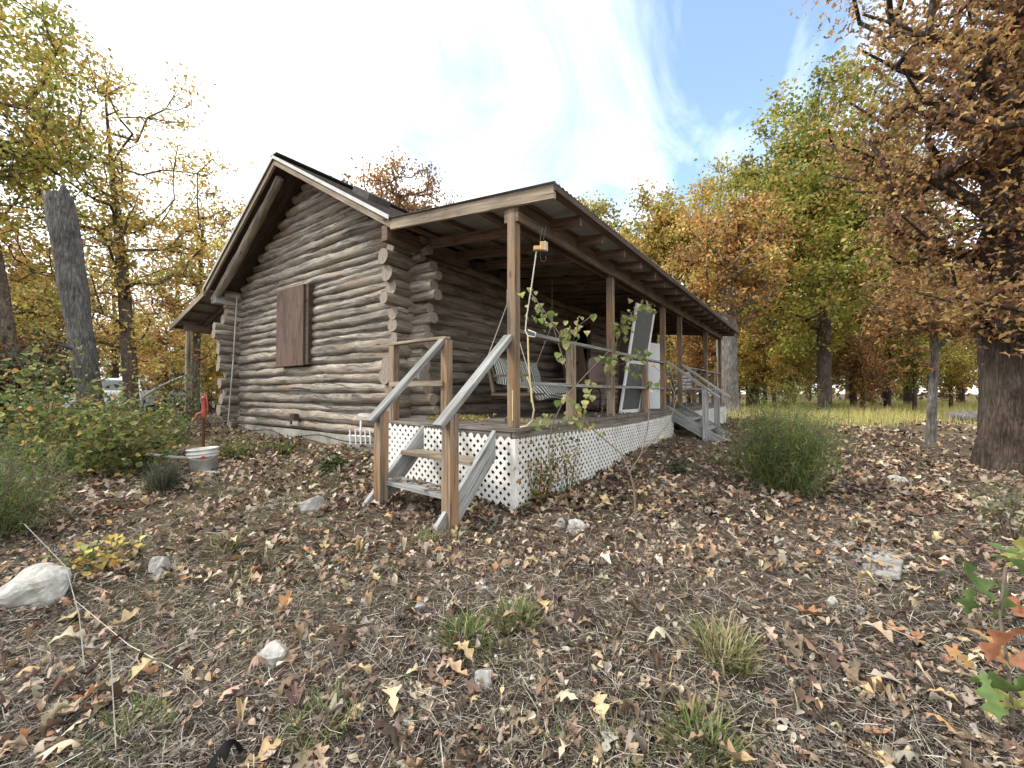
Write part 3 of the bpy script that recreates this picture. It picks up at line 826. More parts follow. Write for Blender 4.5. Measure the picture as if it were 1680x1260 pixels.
# ---- railings
def rail(name,mb,mat=M_GREY,parent=None,bev=.004): return part(mb,name,mat,bevel=bev)
ZRT=.60; ZRM=.09
mb=MB(); mb.beam((PX+.0,3.34,ZRT),(PX+.0,5.62,ZRT-.01),.085,.036,warp=.003); mb.beam((PX,5.72,ZRT-.015),(PX,8.19,ZRT-.02),.085,.036,warp=.004)
mb.beam((PX-.005,3.33,ZRM),(PX-.005,5.62,ZRM-.01),.08,.036,warp=.004); mb.beam((PX-.005,5.72,ZRM-.01),(PX-.005,8.19,ZRM-.01),.08,.036,warp=.004)
r1=rail('railing',mb)
for y in (4.46,7.16): mb=MB(); mb.beam((PX,y,DZ),(PX,y,ZRT-.025),PW,PW,up=(0,1,0)); mb.build('rail_post',M_POST,r1,bevel=.004)
mb=MB(); mb.beam((PX,9.53,ZRT-.02),(PX,14.3,ZRT-.02),.085,.036,warp=.004); mb.beam((PX-.005,9.54,ZRM),(PX-.005,12.15,ZRM),.08,.036,warp=.004); mb.beam((PX-.005,12.25,ZRM),(PX-.005,14.25,ZRM),.08,.036,warp=.004)
r2=rail('railing',mb)
for y in (10.8,13.2): mb=MB(); mb.beam((PX,y,DZ),(PX,y,ZRT-.045),PW,PW,up=(0,1,0)); mb.build('rail_post',M_POST,r2,bevel=.004)
# short railing on the gable side
mb=MB(); mb.beam((-4.24,3.27,ZRT-.005),(-3.24,3.27,ZRT+.0),.085,.032,warp=.002); mb.beam((-4.16,3.215,.10),(-3.27,3.215,.10),.026,.06)
r3=rail('railing',mb,M_RAKE)
mb=MB(); mb.beam((-4.17,3.28,DZ),(-4.17,3.28,ZRT-.023),PW,PW,up=(0,1,0)); mb.build('rail_post',M_POST,r3,bevel=.004)
mb=MB(); mb.beam((-3.27,3.28,DZ),(-3.27,3.28,ZRT-.023),PW,PW,up=(0,1,0)); mb.build('rail_post',M_POST,r3,bevel=.004)
# posts at far end of the porch (cross rail)
mb=MB(); mb.beam((-4.3,14.35,ZRT-.02),(PX-.05,14.35,ZRT-.02),.085,.036); mb.beam((-4.3,14.3,ZRM),(PX-.06,14.3,ZRM),.036,.085); rail('railing',mb)

# ---- near steps (come down toward the camera from the gable end)
mb=MB()
xl,xr=-3.37,-2.41
def stringer(mb,x,w=.045,y0=3.10,z0=-.42,y1=2.28,z1=-1.20,dep=.19,cut=True):
    d=nrm(V((0,y1-y0,z1-z0))); n_=V((0,-d[2],d[1])); n_= n_ if n_[2]>0 else -n_
    a=V((x-w/2,y0,z0));b=V((x-w/2,y1,z1))
    mb.prism([a+n_*dep*.5,b+n_*dep*.5-d*.12,b+n_*.0+d*.06,b-n_*dep*.5-d*.1,a-n_*dep*.5+d*.18],(w,0,0))
stringer(mb,xr); st=part(mb,'porch_steps',M_GREY,bevel=.004)
mb=MB(); stringer(mb,xl-.01); mb.build('stringer',M_GREY,st,bevel=.004)
for (y,z,c) in ((2.84,-.60,M_RAKE),(2.60,-.86,M_GREY)):
    mb=MB(); mb.beam((xl+.01,y,z+(.012 if c is M_GREY else .0)),(xr-.02,y,z-.02),.23,.036,warp=.0); mb.build('tread',c,st,bevel=.004)
# handrails and newel posts
for x,yt,zt2,yb,zb,py_,w in ((xr+.02,3.24,.545,2.30,-.27,2.45,.10),(xl+.07,3.26,.585,2.32,-.27,2.46,.098)):
    mb=MB(); mb.beam((x,yt,zt2),(x,yb,zb),w*.95,.048,up=(0,0,1),warp=.002); mb.build('handrail',M_GREY,st,bevel=.004)
    pz=zb+(py_-yb)/(yt-yb)*(zt2-zb)-.03
    mb=MB(); mb.beam((x-.01,py_,g1(x,py_)-.15),(x-.01,py_,pz),w,w,up=(0,1,0)); mb.build('newel_post',M_POST,st,bevel=.004)
# ---- far steps (come out sideways)
def stringer2(mb,y,w=.045,x0=XD+.0,z0=-.40,x1=-1.28,z1=-.98,dep=.2):
    d=nrm(V((x1-x0,0,z1-z0))); n_=V((-d[2],0,d[0])); n_= n_ if n_[2]>0 else -n_
    a=V((x0,y-w/2,z0));b=V((x1,y-w/2,z1))
    mb.prism([a+n_*dep*.5-d*.15,b+n_*dep*.5-d*.12,b+d*.04,b-n_*dep*.5,a-n_*dep*.5],(0,w,0))
mb=MB(); stringer2(mb,8.36); st2=part(mb,'porch_steps',M_GREY,bevel=.003)
mb=MB(); stringer2(mb,9.38); mb.build('stringer',M_GREY,st2)
for (x,z) in ((-2.02,-.52),(-1.72,-.69),(-1.45,-.87)):
    mb=MB(); mb.beam((x,8.38,z),(x,9.36,z),.036,.24,up=(1,0,0)); mb.build('tread',M_GREY,st2)
for y in (8.30,9.44):
    mb=MB(); mb.beam((-2.3,y,.60),(-1.38,y,-.10),.085,.045,warp=.002); mb.build('handrail',M_GREY,st2,bevel=.003)
    mb=MB(); mb.beam((-1.62,y,-1.2),(-1.62,y,.05),.095,.095,up=(0,1,0)); mb.build('newel_post',M_GREY,st2,bevel=.003)

# ================================================================= PORCH OBJECTS
# swing with striped cushions
def swing():
    c=V((-3.30,5.15,.0)); rz=math.radians(12)
    t=thing('porch_swing','hanging porch swing with green and white striped cushions behind the first rail','swing',tuple(c),rz=rz)
    # local: length along y, faces +x
    mb=MB(); L=1.75
    for y in (-L/2,L/2): mb.beam((-.28,y,-.02),(.30,y,-.02),.05,.04); mb.beam((-.26,y,.0),(-.36,y,.48),.04,.04,up=(1,0,0)); mb.beam((-.25,y,.22),(.27,y,.22),.04,.03); mb.beam((.25,y,0),(.25,y,.22),.035,.035,up=(1,0,0))
    for x in (-.27,0,.28): mb.beam((x,-L/2,-.02),(x,L/2,-.02),.07,.025)
    for z in (.12,.28,.44): mb.beam((-.28-.1*z/.48,-L/2,z),(-.28-.1*z/.48,L/2,z),.02,.07)
    mb.build('swing_frame',M_RAFT,t,bevel=.003)
    def cushion(nm,fx,ul,vl,th,y0,y1):
        n=22;k=12; mb=MB(); b=0
        for side in (1,-1):
            for i in range(n+1):
                for j in range(k+1):
                    u=i/n; v=j/k
                    puff=th*(math.sin(PI*min(max(u,.03),.97))**.35)*(math.sin(PI*min(max(v,.03),.97))**.4)
                    puff*= 1-.25*abs(math.sin(u*PI*3))**8*1.5
                    mb.v.append(V(fx(y0+(y1-y0)*u,v,side*puff*.5)))
            off=0 if side==1 else (n+1)*(k+1)
            for i in range(n):
                for j in range(k):
                    a=off+i*(k+1)+j; q=(a,a+k+1,a+k+2,a+1) if side==1 else (a+1,a+k+2,a+k+1,a)
                    uv=[(i/n*ul,j/k*vl),((i+1)/n*ul,j/k*vl),((i+1)/n*ul,(j+1)/k*vl),(i/n*ul,(j+1)/k*vl)]
                    if side==-1: uv=[uv[3],uv[2],uv[1],uv[0]]
                    mb.face(q,uv,0,True)
        mb.build(nm,M_STRIPE,t)
    cushion('seat_cushion',lambda y,v,h:(-.24+.58*v,y,.06+h-.14*max(0,v-.78)/.22*.9-.02*math.sin(y*6)),1.7,.5,.11,-.84,.83)
    cushion('back_cushion',lambda y,v,h:(-.22-.11*v+h,y,.10+.38*v+.02*math.sin(y*5)),1.7,.5,.11,-.84,.0)
    cushion('back_cushion',lambda y,v,h:(-.21-.12*v+h,y,.10+.40*v-.02*math.sin(y*4)),1.7,.5,.11,.01,.83)
    for y in (-L/2-.02,L/2+.02):
        mb=MB(); a=V((-.05,y,1.15)); mb.tube([(.25,y,.22),a],.007,6); mb.tube([(-.34,y,.46),a],.007,6); mb.tube([a,(-.05,y,1.9)],.004,5); mb.tube([a,a+V((0,0,.17))],.014,8); mb.build('rope',M_ROPE,t)
swing()
# sled-base chair with padded rose seat
def sledchair():
    c=V((-3.02,6.9,DZ)); t=thing('padded_chair','rose vinyl padded chair with dark tube base behind the porch rail','chair',tuple(c),rz=math.radians(-35))
    mb=MB()
    n=24; ring=[]
    for (x0,nm,h0,h1,w) in ((0,'backrest',.52,.98,.42),):
        pts=[]
        for i in range(n):
            th=2*PI*i/n; cx=abs(math.cos(th))**.5*math.copysign(1,math.cos(th)); cz=abs(math.sin(th))**.5*math.copysign(1,math.sin(th))
            pts.append((-.20,cx*w/2,(h0+h1)/2+cz*(h1-h0)/2))
        mb.prism(pts,(.07,0,0))
    mb.build('backrest',M_PINK,t,bevel=.015)
    mb=MB(); mb.box((-.18,-.22,.40),(.26,.22,.47)); mb.build('seat',M_PINK,t,bevel=.02)
    mb=MB()
    for y in (-.21,.21):
        mb.tube([(-.2,y,.9),(-.18,y,.42),(.22,y,.39),(.27,y,.34),(.24,y,.04),(.20,y,.013),(-.22,y,.013),(-.25,y,.03)],.012,8)
    mb.tube([(-.25,-.21,.02),(-.25,.21,.02)],.012,8); mb.build('chair_frame',M_DARK,t)
sledchair()
mb=MB(); mb.box((-3.35,6.05,DZ),(-3.05,6.35,DZ+.36)); mb.box((-3.38,6.02,DZ+.36),(-3.02,6.38,DZ+.40)); mb.tube([(-3.3,6.2,DZ+.4),(-3.3,6.2,DZ+.8)],.02); mb.tube([(-3.38,6.2,DZ+.8),(-3.15,6.2,DZ+.83)],.03)
o=mb.build('garden_grill',M_DARK,origin=(-3.2,6.2,DZ),bevel=.01); tag(o,'dark metal box grill with upright handle between swing and rose chair','grill')
# leaning boards & doors
def leaning(name,label,cat,p0,p1,wdir,w,th,mat,frame=None,glass=None):
    """panel from bottom centre p0 to top centre p1, width along wdir"""
    p0=V(p0);p1=V(p1);t=thing(name,label,cat,tuple(p0))
    d=p1-p0
    if frame is None:
        mb=MB(); mb.beam((0,0,0),d,th,w,up=wdir); mb.build('board',mat,t,bevel=.004)
        return t
    wd=nrm(V(wdir)); f=frame
    mb=MB()
    for s in (-1,1): mb.beam(wd*s*(w/2-f/2),d+wd*s*(w/2-f/2),th,f,up=wdir)
    a=nrm(d)
    for q in (a*f/2, d-a*f/2, d*.47): mb.beam(q-wd*(w/2-f),q+wd*(w/2-f),th*.95,f,up=a)
    mb.build('door_frame',mat,t,bevel=.003)
    mb=MB(); mb.beam(a*f*.9,d-a*f*.9,.006,w-f*1.7,up=wdir); mb.build('screen',glass,t)
    return t
b1=at(1035,681,5.95); b1[2]=DZ+.005; b2=at(1062,500,5.95)
leaning('screen_door','white framed screen door leaning outwards behind the porch rail','door',(-2.50,6.80,DZ),(-2.27,6.97,1.45),(0.1,1,0),.74,.03,M_WHITE,.055,M_GLASS)
leaning('white_board','tall plain white board standing behind the porch rail beside the screen door','board',(-2.70,8.75,DZ+.0),(-2.68,8.78,1.03),(.3,1,0),.55,.025,M_WDOOR)
leaning('brown_board','tall brown board standing just behind the screen door','board',(-2.74,7.04,DZ),(-2.70,7.10,1.42),(0,1,0),.30,.03,M_BROWND)
leaning('plywood_sheet','wide brown plywood sheet leaning against the shaded log wall','plywood',(-3.9,7.9,DZ),(-4.2,7.9,1.1),(0,1,0),1.1,.02,M_BROWND)
# lawn chairs on the far end
def lawnchair(x,y,rz,label):
    t=thing('lawn_chair',label,'chair',(x,y,DZ),group='pale lawn chairs at the far end of the porch',rz=rz)
    mb=MB()
    for s in (-.24,.24):
        mb.tube([(.24,s,0),(.20,s,.40),(-.22,s,.40),(-.3,s,0)],.013,6); mb.tube([(-.2,s,.40),(-.42,s,.95)],.013,6); mb.tube([(.22,s,.4),(.24,s,.62),(-.3,s,.64)],.015,6)
    mb.build('chair_frame',M_PLAST,t)
    mb=MB(); mb.beam((-.2,0,.41),(.2,0,.41),.46,.012); mb.build('seat',M_PLAST,t)
    mb=MB()
    for k in range(5): mb.beam((-.22-.045*k,-.23,.5+.1*k),(-.22-.045*k,.23,.5+.1*k),.012,.06)
    mb.build('backrest',M_PLAST,t)
lawnchair(-2.95,11.1,1.2,'pale lawn chair nearest on the far stretch of the porch')
lawnchair(-2.75,12.5,-.6,'pale lawn chair farthest along the porch by its end post')
mb=MB(); mb.beam((-3.4,13.2,DZ+.36),(-2.75,13.9,DZ+.36),.5,.05); 
for q in ((-3.3,13.2),(-2.8,13.8)): mb.beam((q[0],q[1],DZ),(q[0],q[1],DZ+.34),.06,.06,up=(0,1,0))
o=mb.build('low_bench',M_DECK,origin=(-3.1,13.5,DZ)); tag(o,'low brown bench standing at the far end of the porch','bench')

# things hanging by the first post
def hanging():
    p=at(886,405,3.75)
    t=thing('wooden_pulley_block','small fresh wood block hung under the porch beam beside the first post','pulley',tuple(p))
    mb=MB(); mb.beam((-.05,-.03,-.012),(.03,.03,-.012),.05,.035); mb.beam((.0,.0,.005),(.045,.035,.005),.05,.075); mb.build('block',M_YWOOD,t,bevel=.004)
    mb=MB(); mb.box((.03,.005,-.035),(.052,.05,.045)); mb.build('metal_plate',M_DRIP,t)
    mb=MB(); mb.tube([(0,0,.03),(.01,0,.10),(.02,.02,.17)],.006,6); mb.tube([(.03,.01,.06),(.05,.02,.17)],.005,6)
    mb.build('hanger',M_DARK,t)
    q=at(884,424,3.75)
    o=MB(); h=[]
    for i in range(15):
        a=i/14
        if a<.4: h.append(V((.004,0,-.04-.06*a/.4)))
        else:
            th=(a-.4)/.6*PI*1.25; h.append(V((.004+.03-.03*math.cos(th)+.0,0,-.10-.035*math.sin(th)-.03*(a-.4))))
    o.tube([V(p)+x for x in h],.004,6); o=o.build('hook',M_DARK,origin=tuple(p)); tag(o,'dark wire hook hanging below the small wood block','hook')
    a=at(881,406,3.76); b=at(872,470,3.76); c=at(862,543,3.80)
    mb=MB(); mb.tube([a,b,at(864,520,3.78),c,at(866,551,3.76),at(878,553,3.72),at(879,546,3.72),at(866,541,3.80)],.006,6)
    o=mb.build('rope',M_ROPE,origin=tuple(a)); tag(o,'pale rope running from the wood block down to the rail at the first post','rope')
    mb=MB(); pp=[(866,552),(867,590),(869,618),(872,650),(876,672),(873,690),(864,699),(853,701)]
    mb.tube([at(x,y,3.70+.01*i) for i,(x,y) in enumerate(pp)],.0075,6)
    mb.tube([at(841,640,3.95),at(841,690,3.95)],.006,6)
    pp=[(864,618),(868,626),(872,640),(872,660)]
    mb.tube([at(x,y,3.68) for x,y in pp],.007,6)
    o=mb.build('yellow_hose',M_HOSE,origin=tuple(at(866,552,3.7))); tag(o,'thin yellowish hose looping down beside the first porch post','hose')
hanging()

# white wire fork head by the gable foot
a=on_plane_y(574,706,YG-.25)
mb=MB()
for i,px in enumerate((574,583,591,599,607)):
    p=on_plane_y(px,705,YG-.25); q=on_plane_y(px+1,729,YG-.25); mb.beam(p,q,.016,.012,up=(0,1,0))
mb.beam(on_plane_y(572,714,YG-.235),on_plane_y(610,716,YG-.235),.014,.018)
mb.beam(on_plane_y(592,712,YG-.235),on_plane_y(592,690,YG-.2),.02,.02,up=(0,1,0))
o=mb.build('white_edging_fence',M_WHITE,origin=tuple(a)); tag(o,'short white pronged garden edging against the cabin foot left of the steps','edging')

# ================================================================= YARD OBJECTS
# bucket
P,t_=og(335,776); print('bucket',P,t_)
def lathe(mb,prof,n=32,c=(0,0,0),m=0):
    b=len(mb.v); c=V(c)
    for (r,z) in prof:
        for j in range(n): th=2*PI*j/n; mb.v.append(c+V((r*math.cos(th),r*math.sin(th),z)))
    for i in range(len(prof)-1):
        for j in range(n):
            j2=(j+1)%n; mb.face((b+i*n+j,b+i*n+j2,b+(i+1)*n+j2,b+(i+1)*n+j),[(j/n,i),((j+1)/n,i),((j+1)/n,i+1),(j/n,i+1)],m,True)
    mb.face(tuple(b+j for j in range(n))[::-1],[(0,0)]*n,m)
bk=thing('plastic_bucket','dirty white plastic bucket standing open by grey boards left of the cabin','bucket',tuple(P)); bk.rotation_euler=(.05,-.04,0)
mb=MB(); s=1.0; lathe(mb,[(.135,0),(.152,.20),(.160,.20),(.160,.215),(.153,.215),(.154,.235),(.165,.235),(.165,.25),(.156,.25),(.158,.285),(.170,.285),(.170,.30),(.150,.30),(.148,.22),(.13,.02),(.01,.015)]); mb.build('bucket_body',M_BUCK,bk)
mb=MB(); mb.tube([V((.165*math.cos(a),.165*math.sin(a),.26-.09*math.sin((a+1.9)))) for a in np.linspace(-1.9,1.24,16)],.004,6); mb.build('handle',M_DRIP,bk)
cd=nrm(np.array([-P[0],-P[1],0])); 
mb=MB(); q=V((cd[0]*.157,cd[1]*.157,.19)); mb.tube([q-cd*.004,q+cd*.006],.028,16); mb.build('round_sticker',M_RED,bk)
# boards near the bucket
def ground_board(name,label,pa,pb,w,h,mat,lift=.04,cat='board'):
    A_,_=og(*pa);B_,_=og(*pb); A_[2]+=lift;B_[2]+=lift
    mb=MB(); mb.beam(A_,B_,w,h,warp=.005); o=mb.build(name,mat,origin=tuple(A_),bevel=.004); return tag(o,label,cat)
ground_board('timber_board','grey board lying on the ground in front of the white bucket',(290,772),(362,783),.09,.03,M_GREY)
A_,_=og(332,775); B_=at(248,748,4.9); 
mb=MB(); mb.tube([at(322,752,5.05),at(285,750,5.0),at(240,745,4.95)],.018,8); o=mb.build('wooden_pole',M_GREY,origin=tuple(at(285,750,5.0))); tag(o,'thin grey pole propped level on the left side of the white bucket','pole')
# red hydrant
P=gt(335,5.9)
hy=thing('yard_hydrant','rusty yard hydrant with a red head standing behind the white bucket','hydrant',tuple(P))
mb=MB(); mb.tube([(0,0,-.1),(0,0,.62)],.022,10); mb.build('pipe',M_RUST,hy)
mb=MB(); mb.tube([(0,0,.60),(0,0,.70),(0,0,.72),(0,0,.86)],[.035,.035,.028,.03],10); mb.ball((0,0,.88),.036); mb.tube([(0,0,.68),(-.02,-.07,.66),(-.03,-.085,.60)],.02,8); mb.build('hydrant_head',M_RED,hy)
mb=MB(); mb.tube([(0,0,.9),(.03,.02,.92),(.045,.03,.78),(.05,.03,.70)],.011,6); mb.build('handle',M_RED,hy)
# leaning long pole
mb=MB(); mb.tube([at(236,650,7.5),at(262,634,7.5),at(300,618,7.5)],.025,8); mb.tube([at(236,650,7.5),at(225,700,7.5)],.02,8)
o=mb.build('leaning_rail',M_GREY,origin=tuple(at(236,650,7.5))); tag(o,'pale grey rail slanting up out of the shrubs in front of the white car','rail')

# cars behind the shrubs
def car(P,rz,label,L=4.4,suv=False,name='parked_car'):
    t=thing(name,label,'car',tuple(P),group='white vehicles parked beyond the shrubs',rz=rz)
    W=.86; H=1.45 if not suv else 1.75
    prof=[(-2.2,.42),(-2.18,.80),(-2.05,.95),(-1.2,1.0),(-.75,1.02),(.95,1.02),(1.3,.98),(2.0,.86),(2.18,.66),(2.2,.36)]
    mb=MB()
    ys=[-W,-W*.97,-W*.85,W*.85,W*.97,W]; ins=[.0,.03,.06,.06,.03,.0]
    # loft body cross-sections
    b=0; n=len(prof)
    for y,dz in zip((-W,-W*.9,0,W*.9,W),(-.09,0,.02,0,-.09)):
        for (x,z) in prof: mb.v.append(V((x*L/4.4*(1 if abs(y)<W else .985),y,z+(dz if z>.5 else 0))))
    for i in range(4):
        for j in range(n-1): a=i*n+j; mb.face((a,a+1,a+n+1,a+n),[(0,0)]*4,0,True)
    for off,rev in ((0,True),(4*n,False)):
        idx=[off+j for j in range(n)]; mb.face(tuple(idx if rev else idx[::-1]),[(0,0)]*n,0)
    mb.build('body',M_CAR,t)
    mb=MB(); k=L/4.4
    lo=[(-1.75*k,.98),(1.05*k,.98)]; hi=[(-1.15*k,H),(.25*k,H)]
    def ring(z,x0,x1,w): return [(x0,-w,z),(x1,-w,z),(x1,w,z),(x0,w,z)]
    rings=[ring(.97,-1.75*k,1.15*k,W*.93),ring(H-.08,-1.2*k,.3*k,W*.74),ring(H,-1.0*k,.1*k,W*.66)]
    for rn in rings:
        for p in rn: mb.v.append(V(p))
    for i in range(2):
        for j in range(4):
            a=i*4+j;c_=i*4+(j+1)%4; mb.face((a,c_,c_+4,a+4),[(0,0)]*4,0 if i==0 else 1,False)
    mb.face((8,9,10,11),[(0,0)]*4,1); cb=mb.build('cabin',[M_CARG,M_CAR],t,bevel=.03)
    for s in (-1,1):
        for (xa,xb) in ((-1.75,-1.2),(-.35,-.40),(1.15,.3)): mb=MB(); mb.beam((xa*k,s*W*.935,.97),(xb*k,s*W*.75,H-.07),.07,.03); mb.build('roof_pillar',M_CAR,t)
    for x in (-1.35,1.4):
        for s in (-1,1):
            mb=MB(); mb.tube([(x*k,s*(W-.2),.32),(x*k,s*(W+.01),.32)],.32,20); w=mb.build('wheel',M_TYRE,t)
            mb=MB(); mb.tube([(x*k,s*(W-.0),.32),(x*k,s*(W+.02),.32)],.19,16); mb.build('rim',M_DRIP,w)
    for s in (-1,1): mb=MB(); mb.ball((2.14*k,s*.62,.70),(.06,.17,.08)); mb.build('headlight',M_DRIP,t)
    return t
car(gt(200,16.5),math.radians(160),'white car parked beyond the shrubs right of the leaning dead trunk',4.4)
car(gt(290,21),math.radians(95),'farther white car showing low beside the rear porch post',4.2)
P=gt(72,9.0); t=thing('propane_tank','white rounded tank half hidden by leaves left of the leaning dead trunk','tank',tuple(P),rz=.6)
mb=MB(); mb.tube([(-.78,0,.55),(-.74,0,.55),(-.62,0,.55),(-.45,0,.55),(.45,0,.55),(.62,0,.55),(.74,0,.55),(.78,0,.55)],[.05,.2,.31,.36,.36,.31,.2,.05],24); mb.build('tank_body',M_WHITE,t)
for x in (-.4,.4): mb=MB(); mb.box((x-.05,-.25,-.1),(x+.05,.25,.24)); mb.build('tank_foot',M_DARK,t)
mb=MB(); mb.tube([(0,0,.89),(0,0,1.03)],.1,14); mb.build('valve_cover',M_WHITE,t)

# ---------------------------------------------------------------- rocks
def rock(px,py,w,h,label,mat=M_ROCK,flat=.7,sink=.36,seed=0,name='rock',clip=True):
    P,t=og(px,py); r=w/FPX*t/2*.88; hz=h/FPX*t*.88
    rg=np.random.default_rng(seed); mb=MB(); n=26; k=16; b=0
    L=[(rg.normal(size=3)*1.6,rg.uniform(0,6),rg.uniform(.05,.16)) for _ in range(9)]
    L+=[(rg.normal(size=3)*6,rg.uniform(0,6),.03) for _ in range(6)]
    pl=[(nrm(rg.normal(size=3)),rg.uniform(.62,.9)) for _ in range(9)]
    for i in range(k+1):
        ph=PI*i/k
        for j in range(n):
            th=2*PI*j/n; d=V((math.sin(ph)*math.cos(th),math.sin(ph)*math.sin(th),-math.cos(ph)))
            q=1+sum(a*math.sin(np.dot(l,d)+o_) for l,o_,a in L)
            for nn,dd in (pl if clip else []):
                c=np.dot(nn,d)*q
                if c>dd: q*=dd/c
            mb.v.append(V((r*q*d[0],r*flat*q*d[1]*1.15,hz*q*d[2]*.8+hz*(.5-sink))))
    for i in range(k):
        for j in range(n):
            j2=(j+1)%n; mb.face((i*n+j,i*n+j2,(i+1)*n+j2,(i+1)*n+j),[(0,0)]*4,0,False)
    o=mb.build(name,mat); o.location=tuple(P); o.rotation_euler=(0,0,YAW+rg.uniform(-.3,.3)); tag(o,label,'rock'); return o
rock(450,1090,60,44,'white limestone rock with an orange leaf at the lower left foreground',seed=1)
rock(262,942,44,40,'pale grey rock at the edge of the dark leaf litter below the bucket shrubs',seed=2)
rock(55,985,105,50,'large pale weathered boulder half buried at the far left edge',seed=3,sink=.3,flat=.8,clip=False)
rock(797,1128,44,40,'small white rock just below the middle green grass tufts',seed=4)
rock(793,972,20,15,'tiny white stone in the litter above the middle grass tufts',seed=5)
rock(942,872,46,26,'pale stone cluster rock in the litter right of the steps',seed=6)
rock(918,866,26,18,'small tan stone touching the pale rock right of the steps',seed=16)
rock(514,838,50,30,'grey stone on the ground left of the steps',M_SLAB,seed=7)
rock(1366,996,24,18,'small round white pebble in the right foreground litter',seed=8)
rock(1412,1008,18,14,'small pointed white pebble next to the round white one',seed=9)
rock(1415,912,150,13,'long flat grey stone slab lying in the litter on the right',M_SLAB,flat=1.0,seed=10,sink=.45)
rock(1472,792,46,16,'flat pale stone in front of the big tree on the right',seed=11)
rock(597,998,24,16,'small grey stone in the left centre litter',M_SLAB,seed=12)
rock(690,1000,22,14,'flat pale chip of stone left of the middle grass tufts',seed=13)
rock(820,700+120,20,10,'low stone at the foot of the lattice corner',M_SLAB,seed=14)

# ================================================================= TREES
# dead leaning trunk (left)
P=gt(160,8.0); top=at(96,320,8.0); d=top-P
t=thing('dead_tree_trunk','grey dead tree trunk leaning left with its top broken off flat','tree trunk',tuple(P))
pts=[];rad=[]
for i in range(26):
    s=i/25; pts.append(V((d[0]*s*(.75+.25*s),d[1]*s,d[2]*s))+V((.02*math.sin(s*9),0,0))); rad.append(.175+.045*s+.04*math.exp(-s*9)+.008*math.sin(s*23))
pts[0]=pts[0]-V((0,0,.3))
mb=MB(); random.seed(5); mb.tube(pts,rad,30,noise=.05,me=1)
tz=pts[-1][2]
for v_ in mb.v:
    if v_[2]>tz-.12:
        a_=math.atan2(v_[1]-pts[-1][1],v_[0]-pts[-1][0]); v_[2]+=.07*math.sin(a_*3+1)+.05*math.sin(a_*7)+.03*math.sin(a_*13)
mb.build('trunk',[M_DEAD,M_LOGEND],t)
mb=MB(); mb.tube([pts[9],pts[9]+V((.25,-.4,.10))],[.04,.02],8); mb.build('broken_stub',M_DEAD,t)

def tr(px,t_,ztop,cy0,cy1,cw,**k): pass
# -- individually placed trees
P=gt(1195,18.5)
tree('oak_tree','rusty brown oak with a thick pale trunk right behind the far end of the porch',P,10.6,.42,7.2,(2.3,2.3,3.0),230,62,.32,.15,ORANGE,M_BARKG,pal2=YELLOW,split=.25,seed=21)
P=gt(1352,21)
tree('oak_tree','tall green and yellow oak with a dark forked trunk at the edge of the grass',P,16.8,.30,10.0,(4.7,4.7,6.6),720,74,.42,.20,GREEN,M_BARKD,pal2=YGREEN,split=.45,seed=22,gaps=.5)
P=gt(1235,30)
tree('tall_tree','tall green tree rising behind the rusty brown oak',P,18.5,.4,11.0,(5.2,5.2,6.8),600,74,.50,.27,YGREEN,M_BARKD,pal2=YGREEN,split=.5,seed=23)
P=gt(1090,30)
tree('tall_tree','yellow green tree showing above the far porch roof',P,16.0,.4,10.6,(4.0,4.0,5.0),330,55,.48,.27,YGREEN,M_BARKD,pal2=YELLOW,split=.35,seed=24)
P=gt(965,34)
tree('tall_tree','small looking olive tree top just over the porch roof edge',P,17.8,.35,12.2,(2.8,2.8,4.6),200,55,.48,.28,YGREEN,M_BARKD,seed=25)
P=gt(655,27)
tree('oak_tree','orange brown oak showing only its top above the cabin roof',P,16.6,.35,12.9,(3.0,3.0,2.9),130,55,.42,.20,ORANGE,M_BARKM,pal2=RUSSET,split=.4,seed=26,gaps=.9)
P=gt(218,13.5)
tree('tall_tree','slender sparse yellow leaved tree behind the leaning dead trunk',P,11.6,.20,6.6,(2.7,2.7,4.6),340,40,.26,.12,YELLOW,M_BARKM,pal2=YGREEN,split=.3,lean=(-.7,-.5),seed=27,gaps=.55)
P=gt(322,16)
tree('tall_tree','thin golden tree nearest the left roof slope of the cabin',P,9.4,.13,5.6,(1.9,1.9,3.6),150,36,.28,.13,YELLOW,M_BARKM,pal2=ORANGE,split=.25,seed=28,gaps=.7)
P=gt(40,11.0)
tree('tall_tree','large olive green tree filling the upper left corner',P,13.5,.15,8.8,(2.1,2.1,4.3),230,50,.34,.14,YGREEN,M_BARKM,pal2=GREEN,split=.35,lean=(-1.5,-1.3),seed=29,gaps=.55)
P=gt(-60,12.5)
tree('tall_tree','yellowing tree at the far left edge behind the dark shrubs',P,10.5,.13,6.2,(3.2,3.2,4.2),260,50,.34,.15,YELLOW,M_BARKM,pal2=GREEN,split=.4,seed=30,gaps=.5)
# big near oak on the right
P=gt(1672,6.3)
OAKC=[(.52,.32,.13),(.58,.38,.15),(.42,.24,.10),(.62,.43,.19),(.34,.20,.09)]; OC=at(1620,215,5.9)-P
tree('oak_tree','huge dark barked oak at the right edge with hanging brown leaves',P,13.5,.40,5.6,(2.0,2.0,3.8),500,46,.25,.092,OAKC,M_BARKD,tm=OAKLOW,pal2=RUSSET,split=.35,seed=31,gaps=.7,tsides=40,wob=.05,bark_n=.05,ncx=tuple(OC))
P=gt(1525,8.9)
tree('young_tree','slim pale trunked young tree under the brown oak leaves',P,4.4,.075,3.0,(1.1,1.1,1.05),90,55,.2,.10,BROWN,M_BARKG,tm=OAKLOW,seed=32,wob=.3)

